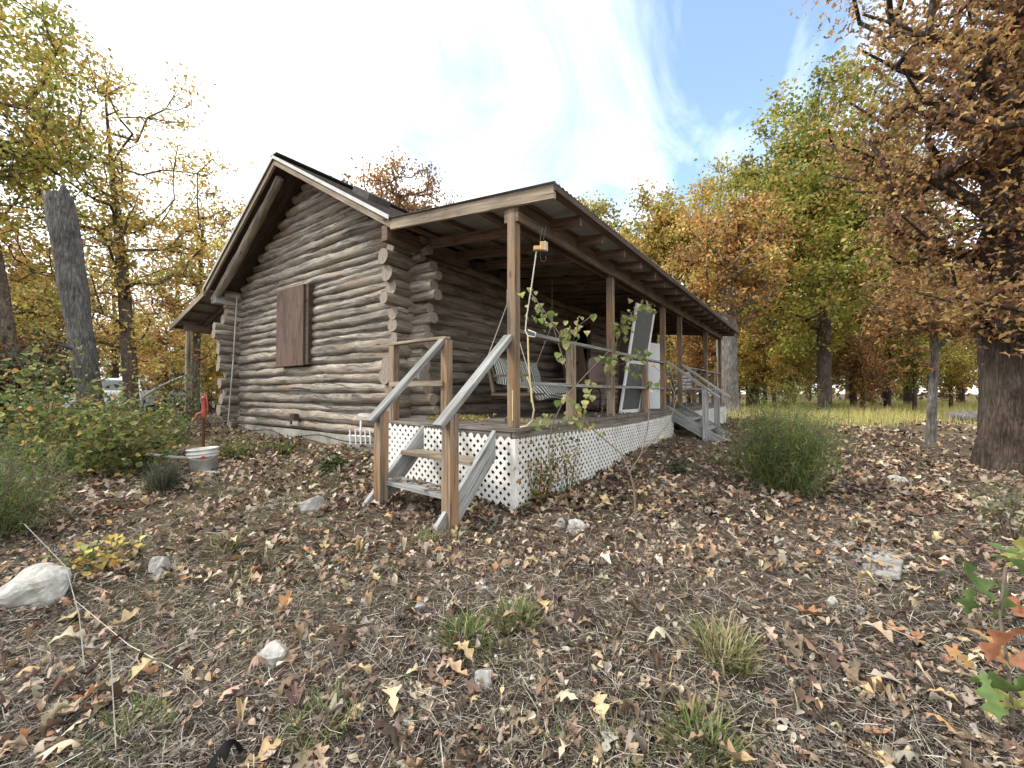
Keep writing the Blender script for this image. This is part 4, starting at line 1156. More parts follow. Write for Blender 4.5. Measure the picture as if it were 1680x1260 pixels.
# -- background woods by copying prototypes
def proto(i,pal,pal2,split,h=13,rad=(3.2,3.2,4.6),hc=8.0,tr_=.24,nclu=230,per=52,ls=.24,gaps=.5,bark=M_BARKD,name='woodland_tree'):
    t=thing(name,'x','tree',(0,0,0))
    A,par,r,tips,nt=grow(h,tr_,hc,rad,nclu,(0,0),gaps,40+i,.92,.2)
    wood_mesh('trunk',A,par,r,nt,bark,t,tsides=9)
    crown('crown',A,par,tips,per,.42,ls,pal,DIAM,t,pal2=pal2,split=split)
    return t
protos={'green':proto(0,GREEN,YGREEN,.4),'gold':proto(1,YELLOW,YGREEN,.4,h=11,hc=6.6),'rust':proto(2,ORANGE,BROWN,.5,h=11.5,hc=6.5),
        'olive':proto(3,YGREEN,ORANGE,.3,h=12,hc=7),'bare':proto(4,ORANGE,YELLOW,.5,h=10,hc=6.4,nclu=200,per=9,gaps=.6,bark=M_BARKM)}
used={k:False for k in protos}
LBL={'green':'green leaved woodland tree','gold':'golden leaved woodland tree','rust':'rusty brown woodland tree','olive':'olive and orange woodland tree','bare':'nearly bare thin woodland tree'}
rg=np.random.default_rng(77); kk=0
def place(kind,px,t_,sca,zone):
    P=gt(px,t_); P[2]-=.1
    lab=LBL[kind]+' '+zone; grp=LBL[kind]+'s '+zone; rz=float(rg.uniform(0,6.28))
    if not used[kind]:
        o=protos[kind]; used[kind]=True; o.location=tuple(P); o.rotation_euler=(0,0,rz); o.scale=(sca,)*3; o['label']=lab; o['group']=grp
    else: copy_thing(protos[kind],tuple(P),rz,sca,lab,grp)
ZR='in the woods beyond the grass on the right'; ZL='in the woods beyond the white cars on the left'; ZB='seen through the far end of the porch'; ZM='standing behind the cabin roof'
for px,t_,k,s in ((1270,26,'rust',.62),(1300,36,'gold',.95),(1325,44,'green',1.2),(1400,30,'olive',.9),(1425,40,'green',1.25),(1455,26,'rust',.75),(1490,34,'green',1.15),
                  (1530,30,'rust',.95),(1575,36,'olive',1.1),(1620,28,'rust',.95),(1670,34,'gold',1.1),(1720,26,'rust',1.0),(1390,52,'gold',1.1),(1480,55,'rust',1.1),
                  (1235,40,'gold',.8),(1290,24,'gold',.42),(1415,22,'rust',.42),(1500,24,'green',.45),(1560,26,'olive',.42),(1255,34,'rust',.6),(1345,33,'gold',.55),(1450,45,'olive',.8)):
    place(k,px,t_,s,ZR)
for px,t_,k,s in ((1105,24,'gold',.55),(1130,30,'olive',.6),(1150,22,'rust',.45),(1175,34,'gold',.75),(1080,34,'bare',.8),(1210,26,'gold',.5)):
    place(k,px,t_,s,ZB)
for px,t_,k,s in ((20,26,'gold',.8),(90,22,'bare',.9),(185,24,'bare',.8),(290,22,'bare',.85),(340,26,'rust',.6),(360,20,'bare',.72),(-40,20,'rust',.8),(-90,24,'gold',.9),(60,34,'olive',.95),(210,36,'olive',.75),(270,19,'rust',.36),(345,18,'gold',.36),(20,17,'olive',.42)):
    place(k,px,t_,s,ZL)
for k in protos:
    if not used[k]: print('unused',k)

# far wood as one mass
def far_woods():
    n=22000; a=RG.uniform(0,2*PI,n); lump=.5+.5*np.sin(a*9+1)*np.sin(a*23+2); R=RG.uniform(64,84,n)
    H=(2.6+3.2*lump+RG.normal(0,1.0,n))*RG.uniform(0.02,1,n)**.75
    x=R*np.cos(a);y=R*np.sin(a); P=np.stack([x,y,gz(x,y)+np.maximum(0.1,H)],1)
    C=palette(YELLOW+GREEN+BROWN+ORANGE,n,.2)*.75
    k=np.sin(a*31)+np.sin(a*57+2); C=np.where((k>.3)[:,None],palette(GREEN+BROWN,n,.2)*.8,C)
    o=leaves('distant_woods',M_LEAF,DIAM,P,RG.uniform(.5,1.1,n),C,tilt=RG.uniform(-1.3,1.3,n)); o['kind']='stuff'; o['label']='distant autumn woods ringing the clearing'; o['category']='woods'
far_woods()

# ================================================================= SHRUBS
def shrub(name,label,P,h,rx,nst,per,ls,pal,tm=SIMPLE,mat=None,cat='shrub',group=None,arch=.3,stem_r=.006,sig=.05,up=.3,pal2=None,split=.2,bark=None,ry=None,seed=0,alongall=True,lean=(0,0)):
    rg=np.random.default_rng(seed+900); ry=ry or rx
    t=thing(name,label,cat,tuple(P),group)
    mb=MB(); LP=[];ci=[]
    for s in range(nst):
        a=rg.uniform(0,2*PI); rr=math.sqrt(rg.uniform(.05,1)); hh=h*rg.uniform(.42,1.12)*(1-.28*rr)
        e=V((rx*rr*math.cos(a)+lean[0],ry*rr*math.sin(a)+lean[1],hh)); b=V((e[0]*.18,e[1]*.18,-.05))
        n=9; pts=[]; w=rg.normal(0,.05*h,(n+1,3)); 
        for i in range(n+1):
            q=i/n; p=b+(e-b)*q; p[2]=b[2]+(e[2]-b[2])*(q**(1-arch)) if arch>=0 else b[2]+(e[2]-b[2])*q
            p=p+w[i]*q*(.4)
            pts.append(p)
        mb.tube(pts,[stem_r*(1.1-.8*i/n) for i in range(n+1)],5,cap=False)
        m=max(3,int(rg.normal(per,per*.25)))
        q=rg.uniform(.12 if alongall else .5,1,m)*n; i0=np.minimum(q.astype(int),n-1); fr=(q-i0)[:,None]
        PA=np.array(pts); pp=PA[i0]*(1-fr)+PA[i0+1]*fr+rg.normal(0,1,(m,3))*sig*(1+.8*(q/n))[:,None]
        pp[:,2]=np.maximum(pp[:,2],.01)
        LP.append(pp); ci+= [s]*m
    mb.build('stems',bark or M_TWIG,t)
    LP=np.vstack(LP); ci=np.array(ci); C=palette(pal,len(LP),.2)*np.clip(1+rg.normal(0,.22,nst),.5,1.6)[ci][:,None]
    if pal2 is not None: C=np.where((rg.random(len(LP))<split)[:,None],palette(pal2,len(LP),.2),C)
    leaves('foliage',mat or M_LEAF,tm,LP,ls*RG.uniform(.55,1.35,len(LP)),np.clip(C,.004,.9),t,tilt=RG.normal(up*.5,.6,len(LP)),roll=RG.normal(0,.6,len(LP)))
    return t
BUSH=[(.15,.20,.06),(.20,.25,.08),(.11,.15,.05),(.28,.28,.10),(.32,.28,.09)]
BUSHD=[(.05,.085,.03),(.07,.105,.035),(.10,.13,.045)]
FEATH=[(.12,.20,.05),(.16,.24,.065),(.09,.15,.04),(.22,.28,.09)]
DKRED=[(.075,.035,.028),(.10,.045,.03),(.05,.03,.025),(.06,.06,.03)]
# feathery bush right
P,t_=og(1288,806); print('bush',P,t_)
shrub('feathery_bush','round feathery green bush standing alone right of the far porch steps',P,1.12,.56,150,190,.07,FEATH+[(.30,.30,.12)],tm=NEED,sig=.07,arch=.25,up=.9,seed=1,cat='bush',pal2=YGREEN,split=.06)
# left shrubs : (px, depth, height, rx, n, label, pal...)
SH=[(60,5.2,1.2,.75,34,60,.085,BUSH,'broad leafy shrub nearest the left edge above the boulder'),
    (135,5.0,.84,.65,34,60,.08,BUSH,'yellow green leafy shrub in front of the leaning dead trunk'),
    (215,5.0,.62,.50,30,55,.075,BUSH,'leafy shrub left of the white bucket'),
    (255,5.9,.66,.45,28,50,.07,BUSH,'thin leafy shrub behind the grey pole'),
    (120,6.4,.85,.8,34,60,.08,BUSHD,'darker leafy shrub hiding the foot of the leaning dead trunk'),
    (300,7.2,1.45,.45,20,50,.07,BUSHD,'upright leafy shrub below the rear porch roof'),
    (240,8.2,.55,.8,26,50,.08,BUSH,'low leafy thicket in front of the white car'),
    (10,6.6,1.6,.9,36,60,.09,BUSHD,'tall dark green shrub at the left edge')]
for i,(px,t_,h,rx,n,per,ls,pal,lab) in enumerate(SH):
    shrub('leafy_shrub',lab,gt(px,t_),h*1.4,rx,int(n*.72),int(per*.72),ls*.82,pal,tm=ROUND if i%2==0 else SIMPLE,sig=.085,seed=10+i,group='leafy shrubs left of the cabin',pal2=YELLOW+BROWN,split=.09,cat='shrub')
shrub('red_leaved_shrub','dark red leaved shrub standing behind the green ones at the left edge',gt(-5,8.6),2.5,1.5,50,170,.09,DKRED,tm=SIMPLE,sig=.13,seed=30,cat='shrub')
shrub('red_leaved_shrub','dark reddish shrub right beside the leaning dead trunk',gt(60,9.2),2.3,.8,34,150,.09,DKRED+BUSHD,tm=SIMPLE,sig=.12,seed=31,cat='shrub')
# cedar at left edge
shrub('juniper_bush','feathery dark green juniper at the bottom of the left edge',gt(-10,3.4),.95,.52,110,110,.06,FEATH,tm=NEED,sig=.05,arch=.2,seed=40,cat='bush')
shrub('juniper_bush','small dark juniper seedling just left of the white bucket',gt(272,4.35),.38,.20,60,70,.045,[(.035,.065,.03),(.05,.08,.035)],tm=NEED,sig=.03,seed=41,cat='bush')
# corner shrub by lattice with small leaves (rose bramble)
P,t_=og(868,832)
shrub('bramble','thin bramble growing against the lattice at the porch corner',P+V((.06,.1,0)),.85,.30,9,34,.05,BUSH+ORANGE,tm=SIMPLE,sig=.05,seed=50,cat='bramble',stem_r=.005,bark=M_SOFF)
P,t_=og(925,812)
shrub('bramble','dry dark stemmed bramble in front of the long lattice',P+V((.06,.0,0)),.75,.32,9,16,.04,RUSSET+BUSH,tm=SIMPLE,sig=.04,seed=51,cat='bramble',stem_r=.004,bark=M_SOFF)
# sapling with pale stems in front of the lattice (px 1035)
def stems(name,label,cat,base,polys,r=.006,mat=M_TWIG,leafpts=None,pal=BUSH,ls=.06,tm=SIMPLE):
    t=thing(name,label,cat,tuple(base)); mb=MB(); b=V(base)
    for pl,rr in polys: mb.tube([V(p)-b for p in pl],[rr*(1-.6*i/len(pl)) for i in range(len(pl))],6)
    mb.build('stems',mat,t)
    if leafpts is not None and len(leafpts):
        L=np.array(leafpts)-b; leaves('foliage',M_LEAF,tm,L,ls*RG.uniform(.7,1.3,len(L)),palette(pal,len(L),.2),t,tilt=RG.normal(0,.9,len(L)),roll=RG.normal(.7,.7,len(L)))
    return t
B,tb=og(1044,862); tb=3.75
f=lambda x,y,dt=0: at(x,y,tb+dt)
B,tt=og(1044,866); tb=tt
stems('bare_sapling','bare forked sapling standing in the litter before the long lattice','sapling',B,
 [([B,f(1040,800,.0),f(1033,775),f(1020,745,.05),f(985,715,.1),f(968,700,.1),f(950,680,.1)],.009),
  ([f(1033,775),f(1052,745),f(1062,705),f(1066,670),f(1064,640)],.006),
  ([f(1052,745),f(1075,720),f(1100,690,.1),f(1110,655,.1),f(1098,625,.1)],.005),
  ([f(1058,725),f(1075,722),f(1092,718)],.003),([f(1020,745,.05),f(1008,760),f(1000,770)],.003),([f(1098,625,.1),f(1088,612,.1),f(1070,600,.1)],.003)],
 leafpts=[f(x+RG.normal(0,3),y+RG.normal(0,3),RG.normal(0,.05)) for x,y in ((950,680),(1064,640),(1098,625),(1070,600),(1110,655),(968,700),(1092,718),(1000,770)) for _ in range(2)],pal=YELLOW+ORANGE,ls=.04)

# grape vines over the railing
HEART=[tmpl_strip([.20,.46,.50,.42,.28,.12,.02],1,.12,.12),tmpl_strip([.24,.44,.48,.36,.30,.10,.02],1,-.1,.2)]
VINE=[(.25,.33,.09),(.34,.39,.12),(.19,.27,.07),(.46,.46,.19),(.50,.43,.22)]
def vine(label,base,lines,lp,t0,spread=5,dens=1.6,ls=.085,dep=.10):
    pts=[]
    for (x,y,n) in lp:
        for _ in range(int(n*dens)): pts.append(at(x+RG.normal(0,spread*1.25),y+RG.normal(0,spread),t0+RG.normal(0,dep)))
    pts=np.array(pts); t=thing('grape_vine',label,'vine',tuple(base),group='vines climbing the porch railing'); b=V(base); mb=MB()
    for ln,r in lines: mb.tube([at(x,y,t0+d)-b for x,y,d in ln],r,5)
    mb.build('stems',M_TWIG,t)
    n=len(pts); toc=-pts; yaw=np.arctan2(toc[:,1],toc[:,0])+RG.normal(0,.6,n)
    leaves('foliage',M_LEAF,HEART,pts-b,ls*RG.uniform(.5,1.25,n),palette(VINE,n,.18),t,yaw=yaw+PI/2*0,tilt=RG.normal(-1.1,.4,n),roll=RG.normal(0,.5,n))
    return t
vb,_=og(905,824)
vine('grape vine spilling yellow green leaves over the rail beside the first post',vb,
 [([(905,800,0),(900,740,0),(905,700,0),(925,655,0),(945,632,0),(937,590,0),(925,560,0),(900,520,0),(870,480,0)],.006),([(945,632,0),(975,600,.1),(1000,575,.2)],.005),([(925,560,0),(955,530,0),(968,520,0)],.003)],
 [(862,474,1),(870,480,2),(878,492,3),(886,500,3),(884,518,5),(900,515,3),(896,530,6),(908,528,3),(925,545,5),(935,555,6),(930,562,5),(950,535,3),(948,528,2),(968,520,1),(957,548,2),(917,588,2),(918,600,1),
  (940,660,4),(950,672,6),(960,650,5),(945,690,5),(955,700,5),(930,690,3),(965,640,3),(985,600,2),(1000,590,2),(925,655,3),(900,690,4),(880,700,3),(985,715,3)],3.9,spread=6,ls=.066)
vb2,_=og(1010,772)
vine('grape vine with yellowing leaves wound about the second post and screen door',vb2,
 [([(1000,760,0),(985,700,0),(990,655,0),(1005,610,0),(1012,560,0),(1020,530,0),(1045,505,0),(1072,508,0)],.006),([(1012,600,0),(1050,585,0),(1062,580,0)],.004)],
 [(1050,503,3),(1060,505,5),(1072,508,4),(1040,512,3),(1035,522,5),(1022,530,5),(1028,540,4),(1015,545,4),(1012,558,3),(1024,550,2),(1010,590,2),(1002,588,3),(1030,590,3),(1045,590,5),(1055,588,5),(1060,582,4),(1000,610,4),(1012,608,3),(1040,612,2),(1050,618,3),(1068,628,3),(1078,632,2)],5.6,spread=5,ls=.082,dep=.13)
# moss and weeds growing on the deck
def deckweeds():
    n=900; x=RG.uniform(-3.9,-2.5,n); y=RG.uniform(3.3,4.3,n)
    keep=np.sin(x*5)+np.sin(y*7+1)>.35; x=x[keep];y=y[keep];n=len(x)
    P=np.stack([x,y,np.full(n,DZ+.015)+RG.uniform(0,.04,n)],1)
    o=leaves('deck_weeds',M_LEAF,SIMPLE,P,RG.uniform(.02,.055,n),palette(VINE+YELLOW,n,.25),None); o['kind']='stuff'; o['label']='low weeds and moss growing on the porch deck near the first post'; o['category']='weeds'
deckweeds()
# fallen leaves on the deck and steps belong to the litter below

# right-edge near oak seedling & dry plant
P,t_=og(1668,1180)
def rightplant():
    P=gt(1650,1.5); t=thing('oak_seedling','oak seedling with green and red leaves at the lower right edge','seedling',tuple(P)); b=V(P)
    mb=MB(); pl=[P,at(1655,1100,1.5),at(1640,1010,1.5),at(1650,930,1.5)]; mb.tube([p-b for p in pl],.005,6); mb.tube([at(1640,1010,1.5)-b,at(1600,980,1.5)-b],.003,5); mb.build('stems',M_TWIG,t)
    sp=[(1600,950,1.0,0),(1632,985,1.1,0),(1660,940,1.1,0),(1675,1000,1,1),(1620,1060,1,2),(1655,1060,1.3,1),(1650,1120,1.2,0),(1670,1085,1.2,3),(1625,1140,1.0,0),(1675,1150,1.1,4),(1590,985,.8,0),(1580,1080,.5,2),(1645,900,.8,0),(1672,905,.9,4)]
    Pn=np.array([at(x,y,1.5+RG.normal(0,.06)) for x,y,_,_ in sp])-b; cols=[(.16,.24,.08),(.45,.19,.10),(.55,.33,.13),(.34,.16,.09),(.36,.36,.10)]
    C=np.array([cols[c] for *_,c in sp])*RG.uniform(.8,1.2,(len(sp),1)); S=np.array([.15*s for _,_,s,_ in sp])
    leaves('foliage',M_LEAF,OAKS[:2],Pn,S,C,t,tilt=RG.normal(-.6,.5,len(sp)),roll=RG.normal(.3,.4,len(sp)))
rightplant()
shrub('dry_aster','pale dry seedhead plant at the right edge before the big oak',gt(1655,3.1),.55,.16,12,26,.05,[(.55,.50,.38),(.45,.40,.30),(.30,.30,.15)],tm=SIMPLE,sig=.03,seed=60,cat='dry plant',alongall=False)
shrub('leafy_weed','patch of yellow leaved weeds under the shrubs by the pale grey rock',og(160,925)[0],.14,.26,20,12,.045,YELLOW+BUSH,tm=ROUND,sig=.03,seed=61,cat='weed')
shrub('leafy_weed','low green weed clump at the foot of the gable wall',og(545,775)[0],.17,.14,22,16,.05,BUSHD,tm=ROUND,sig=.025,seed=62,cat='weed')
shrub('leafy_weed','yellow green weeds beside the bucket under the cabin corner',og(380,748)[0],.18,.26,26,18,.045,BUSH,tm=SIMPLE,sig=.03,seed=63,cat='weed')
shrub('leafy_weed','green weeds along the concrete foot of the gable',og(460,742)[0],.17,.30,30,16,.045,BUSH+BUSHD,tm=SIMPLE,sig=.03,seed=64,cat='weed')
shrub('leafy_weed','small green weed clump between the long lattice and feathery bush',og(1112,778)[0],.13,.10,18,12,.045,BUSHD,tm=SIMPLE,sig=.02,seed=65,cat='weed')

# dry stalks in the foreground
for i,(pl,lab) in enumerate([([(180,1062),(186,1150),(192,1262)],'upright dry stalk at the lower left'),([(40,860),(108,930),(130,1010),(140,1110)],'long bent dry stalk over the boulder'),
      ([(120,1010),(210,1080),(300,1122)],'pale dry stalk lying slantwise before the white limestone rock'),([(1040,860),(1075,895),(1072,960),(1060,1010)],'thin brown twig bending over the centre litter'),
      ([(1322,850),(1328,900),(1326,930)],'short reddish stem standing in the right litter')]):
    base,tb_=og(*pl[-1]) if i not in (0,) else (og(192,1250)[0],og(192,1250)[1])
    pts=[at(x,y,tb_*(1+.0*j)) for j,(x,y) in enumerate(pl)]
    if i==2: pts=[og(*q)[0]+V((0,0,.03+.05*(1-j/2))) for j,q in enumerate(pl)]
    mb=MB(); mb.tube(pts,[.0012,.0016,.002,.0022][:len(pts)],5); o=mb.build('dry_stalk',M_ROPE if i<3 else M_TWIG,origin=tuple(pts[-1])); tag(o,lab,'stalk')

# ================================================================= LITTER, STRAW, GRASS
def view_points(n,t0,t1,pw=1.0,margin=.08):
    """ground points inside the view wedge, density falling with distance"""
    t=t0*np.power(t1/t0,RG.random(n)**pw); u=RG.uniform(-1.23-margin,1.23+margin,n)*1.02
    d=Fv[None,:2]/math.cos(PIT)+Rv[None,:2]*u[:,None]; P=d*t[:,None]
    return P[:,0],P[:,1],t
def not_house(x,y):
    return ~((x>XL-.05)&(x<XD-.02)&(y>YG-.02)&(y<14.5)) & ~((x>XR)&(x<XD)&(y>YD)&(y<14.5))
LITC=[(.28,.205,.15),(.20,.13,.09),(.35,.265,.19),(.13,.085,.062),(.45,.365,.275),(.075,.052,.04),(.25,.165,.115),(.32,.22,.14),(.34,.295,.24)]
LITB=[(.50,.35,.19),(.45,.24,.12),(.52,.44,.31),(.56,.44,.25)]
def litter():
    V_=[];F_=[];C_=[];b=0
    def add(v,f,c):
        nonlocal b
        V_.append(v);F_.append(f+b);C_.append(c); b+=len(v)
    def lay(n,t0,t1,tm,s0,s1,cols,bright,tiltsd,lift,pw=1.0,clumpy=True,bcols=LITB):
        x,y,t=view_points(n,t0,t1,pw); k=not_house(x,y)
        if clumpy:
            q=np.sin(x*1.9+1.3*np.sin(y*1.1))+np.sin(y*2.3+1.7*np.sin(x*.8))+.6*np.sin(x*5.1+y*3.3); k&=(q+RG.normal(0,.9,n)>-.9)
        x=x[k];y=y[k];t=t[k];n=len(x)
        P=np.stack([x,y,gz(x,y)+lift+np.abs(RG.normal(0,.018,n))],1)
        C=palette(cols,n,.34); mb_=RG.random(n)<bright; C=np.where(mb_[:,None],palette(bcols,n,.15),C)
        S=RG.uniform(s0,s1,n)
        v,f,c=scatter(tm,P,S,C,tilt=RG.normal(0,tiltsd,n),roll=RG.normal(0,tiltsd*.9,n)); add(v,f,c)
    lay(2700,.75,4.6,OAKS,.035,.105,LITC,.10,.24,.012)
    lay(230,.75,4.5,OAKS[:3],.11,.16,LITC,.40,.20,.022)
    lay(15000,.75,6,SIMPLE,.012,.045,LITC+[(.40,.36,.30)],.08,.6,.008,1,False)
    lay(5200,2.6,6.5,OAKLOW,.04,.10,LITC,.08,.35,.015,1,False)
    lay(13500,3.8,11,OAKLOW,.07,.14,LITC,.10,.42,.015)
    lay(14000,10,40,SIMPLE,.10,.18,LITC,.10,.5,.02)
    v=np.vstack(V_);f=np.vstack(F_);c=np.vstack(C_)
    o=mesh_np('leaf_litter',v,f,M_LITTER,col=np.clip(c,.004,.8)); o['kind']='stuff'; o['label']='brown fallen oak leaves covering the ground'; o['category']='leaves'
litter()
def deck_leaves():
    n=150; x=RG.uniform(-4.2,-2.3,n); y=RG.uniform(3.2,14,n); P=np.stack([x,y,np.full(n,DZ+.012)],1)
    n2=24; x2=RG.uniform(-3.3,-2.5,n2); P2=np.stack([x2,RG.uniform(2.50,2.70,n2),np.full(n2,-.828)],1)
    P=np.vstack([P,P2]); 
    o=leaves('deck_leaves',M_LITTER,OAKLOW,P,RG.uniform(.05,.11,len(P)),palette(LITC,len(P),.2),None,tilt=RG.normal(0,.25,len(P)),roll=RG.normal(0,.25,len(P)))
    o['kind']='stuff'; o['label']='brown leaves fallen on the porch deck and lower step'; o['category']='leaves'
deck_leaves()
def straw():
    n=125000; x,y,t=view_points(n,.7,9,1.0); k=not_house(x,y); x=x[k];y=y[k];n=len(x)
    P=np.stack([x,y,gz(x,y)+.012+np.abs(RG.normal(0,.012,n))],1)
    S=RG.uniform(.03,.13,n); C=palette([(.48,.43,.35),(.37,.325,.265),(.60,.545,.45),(.25,.21,.175),(.12,.095,.08),(.065,.05,.042),(.08,.06,.05)],n,.2)
    tm=[(np.array([(-.5,-.011,0),(0,-.012,.05),(.5,-.006,0),(.5,.006,0),(0,.012,.05),(-.5,.011,0)]),np.array([(0,1,4,5),(1,2,3,4)])),
        (np.array([(-.5,-.014,0),(0,.06,.02),(.5,-.004,.08),(.5,.008,.08),(0,.085,.02),(-.5,.011,0)]),np.array([(0,1,4,5),(1,2,3,4)]))]
    v,f,c=scatter(tm,P,S,C,tilt=RG.normal(0,.2,n),roll=RG.normal(0,.3,n))
    o=mesh_np('dry_straw',v,f,M_GRASS,col=c); o['kind']='stuff'; o['label']='dry straw and twig bits strewn among the leaves'; o['category']='straw'
straw()
BL=tmpl_strip([.035,.03,.02,.004],1,.0,0)
def blades(P,H,C,lean,yaw=None):
    n=len(P); yaw=RG.uniform(0,2*PI,n) if yaw is None else yaw
    # blade: curved quad strip rising from P
    segs=[0,.35,.7,1.0]; w=.0035+.0*H
    d=np.stack([np.cos(yaw),np.sin(yaw)],1); s_=np.stack([-np.sin(yaw),np.cos(yaw)],1)
    vs=[]
    for q in segs:
        c=P.copy(); c[:,:2]+=d*(lean*H*q*q)[:,None]; c[:,2]+=H*(q-.25*lean*q*q)
        ww=(.0045*(1-q)+.0008)*(H/.15)**.4
        for sg in (-1,1):
            a=c.copy(); a[:,:2]+=s_*(sg*ww)[:,None]; vs.append(a)
    v=np.stack(vs,1).reshape(-1,3)
    f=np.array([(0,1,3,2),(2,3,5,4),(4,5,7,6)])[None]+(np.arange(n)*8)[:,None,None]
    return v,f.reshape(-1,4),np.repeat(C,8,axis=0)
GR=[(.11,.16,.04),(.16,.20,.06),(.08,.12,.035),(.24,.25,.10),(.34,.30,.16)]
DRY=[(.42,.35,.20),(.34,.28,.16),(.28,.27,.12),(.50,.42,.26)]
def tuft(px,py,r,h,n,label,pal):
    P0,t=og(px,py); k=n; a=RG.uniform(0,2*PI,k); rr=r*np.sqrt(RG.random(k)); x=rr*np.cos(a); y=rr*np.sin(a)
    P=np.stack([x,y,gz(P0[0]+x,P0[1]+y)-P0[2]-.01],1); H=h*RG.uniform(.45,1.1,k); yaw=a+RG.normal(0,.8,k)
    v,f,c=blades(P,H,palette(pal,k,.2),RG.uniform(.2,1.1,k),yaw)
    o=mesh_np('grass_tuft',v,f,M_GRASS,col=c); o.location=tuple(P0); tag(o,label,'grass tuft','grass tufts in the leaf litter')
for a in [(845,1030,.085,.13,260,'bright green grass tuft right of centre above the small white rock',GR),(760,1060,.09,.12,260,'green grass tuft left of the bright one above the small white rock',GR),
          (815,1085,.09,.07,160,'low green grass tuft just above the small white rock',GR),(1190,1090,.10,.16,300,'long tan grass tuft right of centre',DRY+GR[:2]),(1150,1240,.10,.12,260,'green grass tuft at the bottom edge right of centre',GR),
          (530,1200,.10,.10,240,'grass tuft at the bottom left of centre',GR),(700,888,.10,.10,220,'green grass tuft at the foot of the near handrail post',GR+DRY),(370,900,.12,.10,200,'dry grass tuft below the bucket',GR+DRY),
          (745,880,.10,.09,200,'tan grass tuft hugging the near handrail post',DRY),(1180,760,.16,.16,200,'tan grass tuft beside the far porch steps',DRY+GR),(925,905,.10,.06,120,'low tan grass tuft right of the steps',DRY),
          (640,940,.08,.06,140,'small green grass tuft left of centre',GR),(1010,1250,.12,.08,200,'flattened grass tuft at the bottom centre',GR+DRY),(210,1220,.12,.09,220,'grass tuft in the lower left corner area',GR),(1000,742,.10,.14,140,'grass tuft at the foot of the long lattice',DRY+GR)]: tuft(*a)
def sparse_grass():
    n=9000; x,y,t=view_points(n,.8,12,1.0); k=not_house(x,y)
    q=np.sin(x*2.3+2*np.sin(y*.9))+np.sin(y*1.9+1.4*np.sin(x*1.1)); k&=(q+RG.normal(0,.35,n)>.75); x=x[k];y=y[k];n=len(x)
    P=np.stack([x,y,gz(x,y)],1); v,f,c=blades(P,RG.uniform(.02,.09,n),palette(GR+DRY,n,.25),RG.uniform(.3,1.6,n))
    o=mesh_np('short_grass',v,f,M_GRASS,col=c); o['kind']='stuff'; o['label']='thin short grass growing through the leaf litter'; o['category']='grass'
sparse_grass()
def yard_grass():
    n=9000; x=RG.uniform(-10.5,-2.6,n); y=RG.uniform(.6,3.65,n); q=np.sin(x*2.1+1.5*np.sin(y*2))+np.sin(y*3.1+x); k=(q+RG.normal(0,.4,n)+(y-2.4)*.6>.55)&not_house(x,y); x=x[k];y=y[k];n=len(x)
    P=np.stack([x,y,gz(x,y)],1); v,f,c=blades(P,RG.uniform(.03,.12,n),palette(GR+DRY,n,.25),RG.uniform(.3,1.5,n))
    o=mesh_np('yard_grass',v,f,M_GRASS,col=c); o['kind']='stuff'; o['label']='patchy green grass between the cabin gable and the shrubs'; o['category']='grass'
yard_grass()
def tall_grass():
    n=46000; t=RG.uniform(12.5,46,n); u=RG.uniform(.50,1.35,n)
    d=Fv[None,:2]/math.cos(PIT)+Rv[None,:2]*u[:,None]; P=d*t[:,None]; x,y=P[:,0],P[:,1]
    edge=13.2+1.6*np.sin(u*14)+RG.normal(0,.7,n); k=(t>edge)&not_house(x,y); x=x[k];y=y[k];t=t[k];n=len(x)
    h=RG.uniform(.28,.72,n)*(.6+.4*np.sin(x*.9)*np.sin(y*.7)); h=np.clip(h,.15,.75)
    pal=[(.66,.58,.20),(.54,.52,.17),(.72,.60,.26),(.40,.44,.14),(.66,.52,.22)]
    P=np.stack([x,y,gz(x,y)-.02],1); yaw=RG.uniform(0,2*PI,n)
    v,f,c=blades(P,h,palette(pal,n,.18),RG.uniform(.05,.5,n),yaw)
    # widen far blades so they still read
    o=mesh_np('tall_grass',v,f,M_GRASS,col=c); o['kind']='stuff'; o['label']='tall yellow green grass in the clearing before the woods'; o['category']='grass'
tall_grass()
# fallen log far right
A_=gt(1555,15.5);B_=gt(1625,15.0); pts,rad=log_pts(A_+V((0,0,.2)),B_+V((0,0,.2)),.2,.22,900); mb=MB(); mb.tube(pts,rad,14,noise=.05,me=1)
o=mb.build('fallen_log',[M_BARKG,M_LOGEND],origin=tuple(A_)); tag(o,'pale fallen log lying in the grass left of the big oak','log')

# ================================================================= SKY, SUN, CAMERA
SUN_EL=math.radians(46)
sun_dir=nrm(V((-.75,-.62,0)));  # horizontal direction toward the sun
w=bpy.data.worlds.new('World'); sc.world=w; w.use_nodes=True; nt=w.node_tree; L=nt.links
bg=nt.nodes['Background']
sky=N(nt,'ShaderNodeTexSky',sky_type='NISHITA'); sky.sun_disc=False; sky.sun_elevation=SUN_EL
sky.sun_rotation=math.atan2(sun_dir[0],sun_dir[1]); sky.air_density=1.0; sky.dust_density=.6; sky.ozone_density=2.0
tc=N(nt,'ShaderNodeTexCoord'); G=tc.outputs['Generated']
def dotdir(v):
    n=N(nt,'ShaderNodeVectorMath',operation='DOT_PRODUCT'); L.new(G,n.inputs[0]); n.inputs[1].default_value=tuple(nrm(V(v))); return n.outputs['Value']
sp=N(nt,'ShaderNodeSeparateXYZ'); L.new(G,sp.inputs[0])
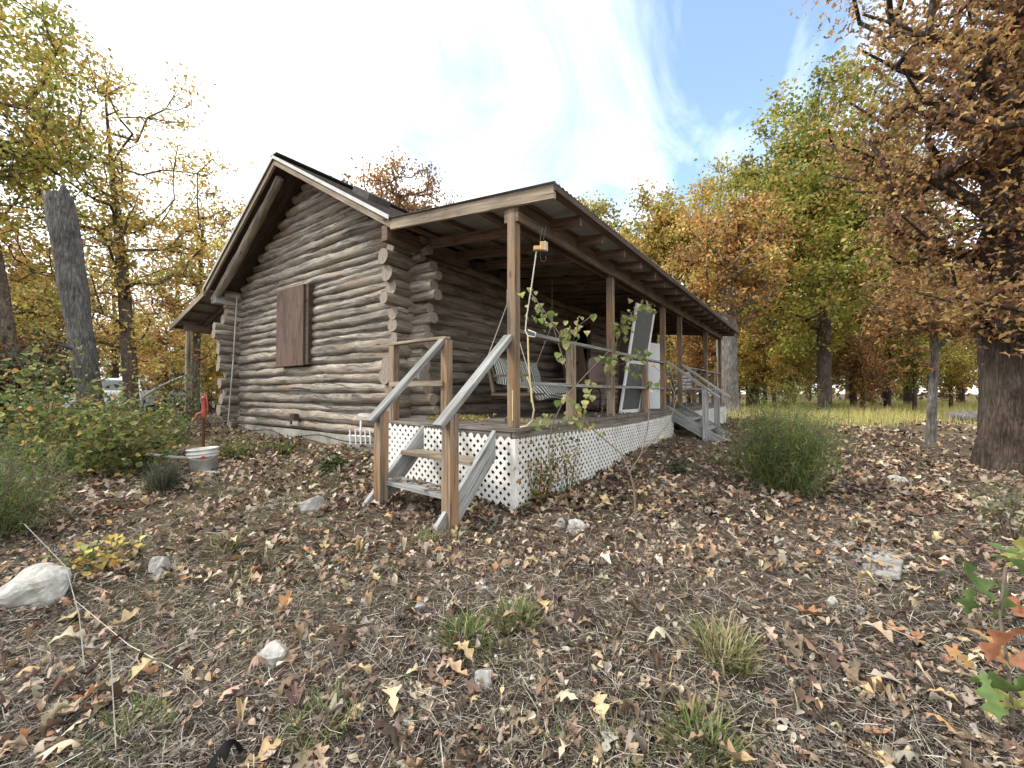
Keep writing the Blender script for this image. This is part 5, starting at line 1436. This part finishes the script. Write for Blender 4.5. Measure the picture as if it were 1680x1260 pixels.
# project onto a cloud plane
zz=math1(nt,'ADD',math1(nt,'MAXIMUM',sp.outputs[2],0.0),.22)
cbx=N(nt,'ShaderNodeCombineXYZ'); L.new(math1(nt,'DIVIDE',sp.outputs[0],zz),cbx.inputs[0]); L.new(math1(nt,'DIVIDE',sp.outputs[1],zz),cbx.inputs[1])
rot=N(nt,'ShaderNodeMapping'); rot.inputs['Rotation'].default_value=(0,0,math.radians(20)); rot.inputs['Scale'].default_value=(1.0,.55,1); L.new(cbx.outputs[0],rot.inputs[0])
n1=noise(nt,rot.outputs[0],2.0,8,.58,.9)
blue=dotdir(at(1090,20,1)); 
blue2=dotdir(at(900,120,1))
hole=N(nt,'ShaderNodeMapRange',interpolation_type='SMOOTHSTEP'); L.new(blue,hole.inputs[0]); hole.inputs[1].default_value=.74; hole.inputs[2].default_value=.96; hole.inputs[3].default_value=0; hole.inputs[4].default_value=.74
cov=math1(nt,'SUBTRACT',math1(nt,'MULTIPLY_ADD',n1,2.3,-.20),hole.outputs[0])
cr=ramp(nt,[(.12,.06),(.88,1)]); L.new(cov,cr.inputs[0])
skm=mixc(nt,1.0,sky.outputs[0],(.215,.23,.225),'MULTIPLY')
col=mixc(nt,cr.outputs[0],skm,(1.24,1.27,1.28))
L.new(col,bg.inputs['Color']); bg.inputs['Strength'].default_value=1.0
sd=bpy.data.lights.new('sun','SUN'); sd.energy=2.3; sd.angle=math.radians(8); sd.color=(1,.94,.85)
so=bpy.data.objects.new('sun',sd); COL.objects.link(so)
dv=Vector((sun_dir[0]*math.cos(SUN_EL),sun_dir[1]*math.cos(SUN_EL),math.sin(SUN_EL))); so.rotation_euler=dv.to_track_quat('Z','Y').to_euler()
cd_=bpy.data.cameras.new('camera'); cam=bpy.data.objects.new('camera',cd_); COL.objects.link(cam)
cd_.sensor_width=36; cd_.lens=FPX/1680*36; cd_.clip_start=.05; cd_.clip_end=2000
cam.location=(0,0,0); cam.rotation_euler=(PI/2+PIT,0,YAW); sc.camera=cam
sc.view_settings.view_transform='Standard'; sc.view_settings.look='None'; sc.view_settings.exposure=0.74; sc.view_settings.gamma=1
try: sc.cycles.max_bounces=8; sc.cycles.transparent_max_bounces=8
except Exception: pass
print('objects',len(bpy.data.objects),'tris',sum(len(m.polygons) for m in bpy.data.meshes))
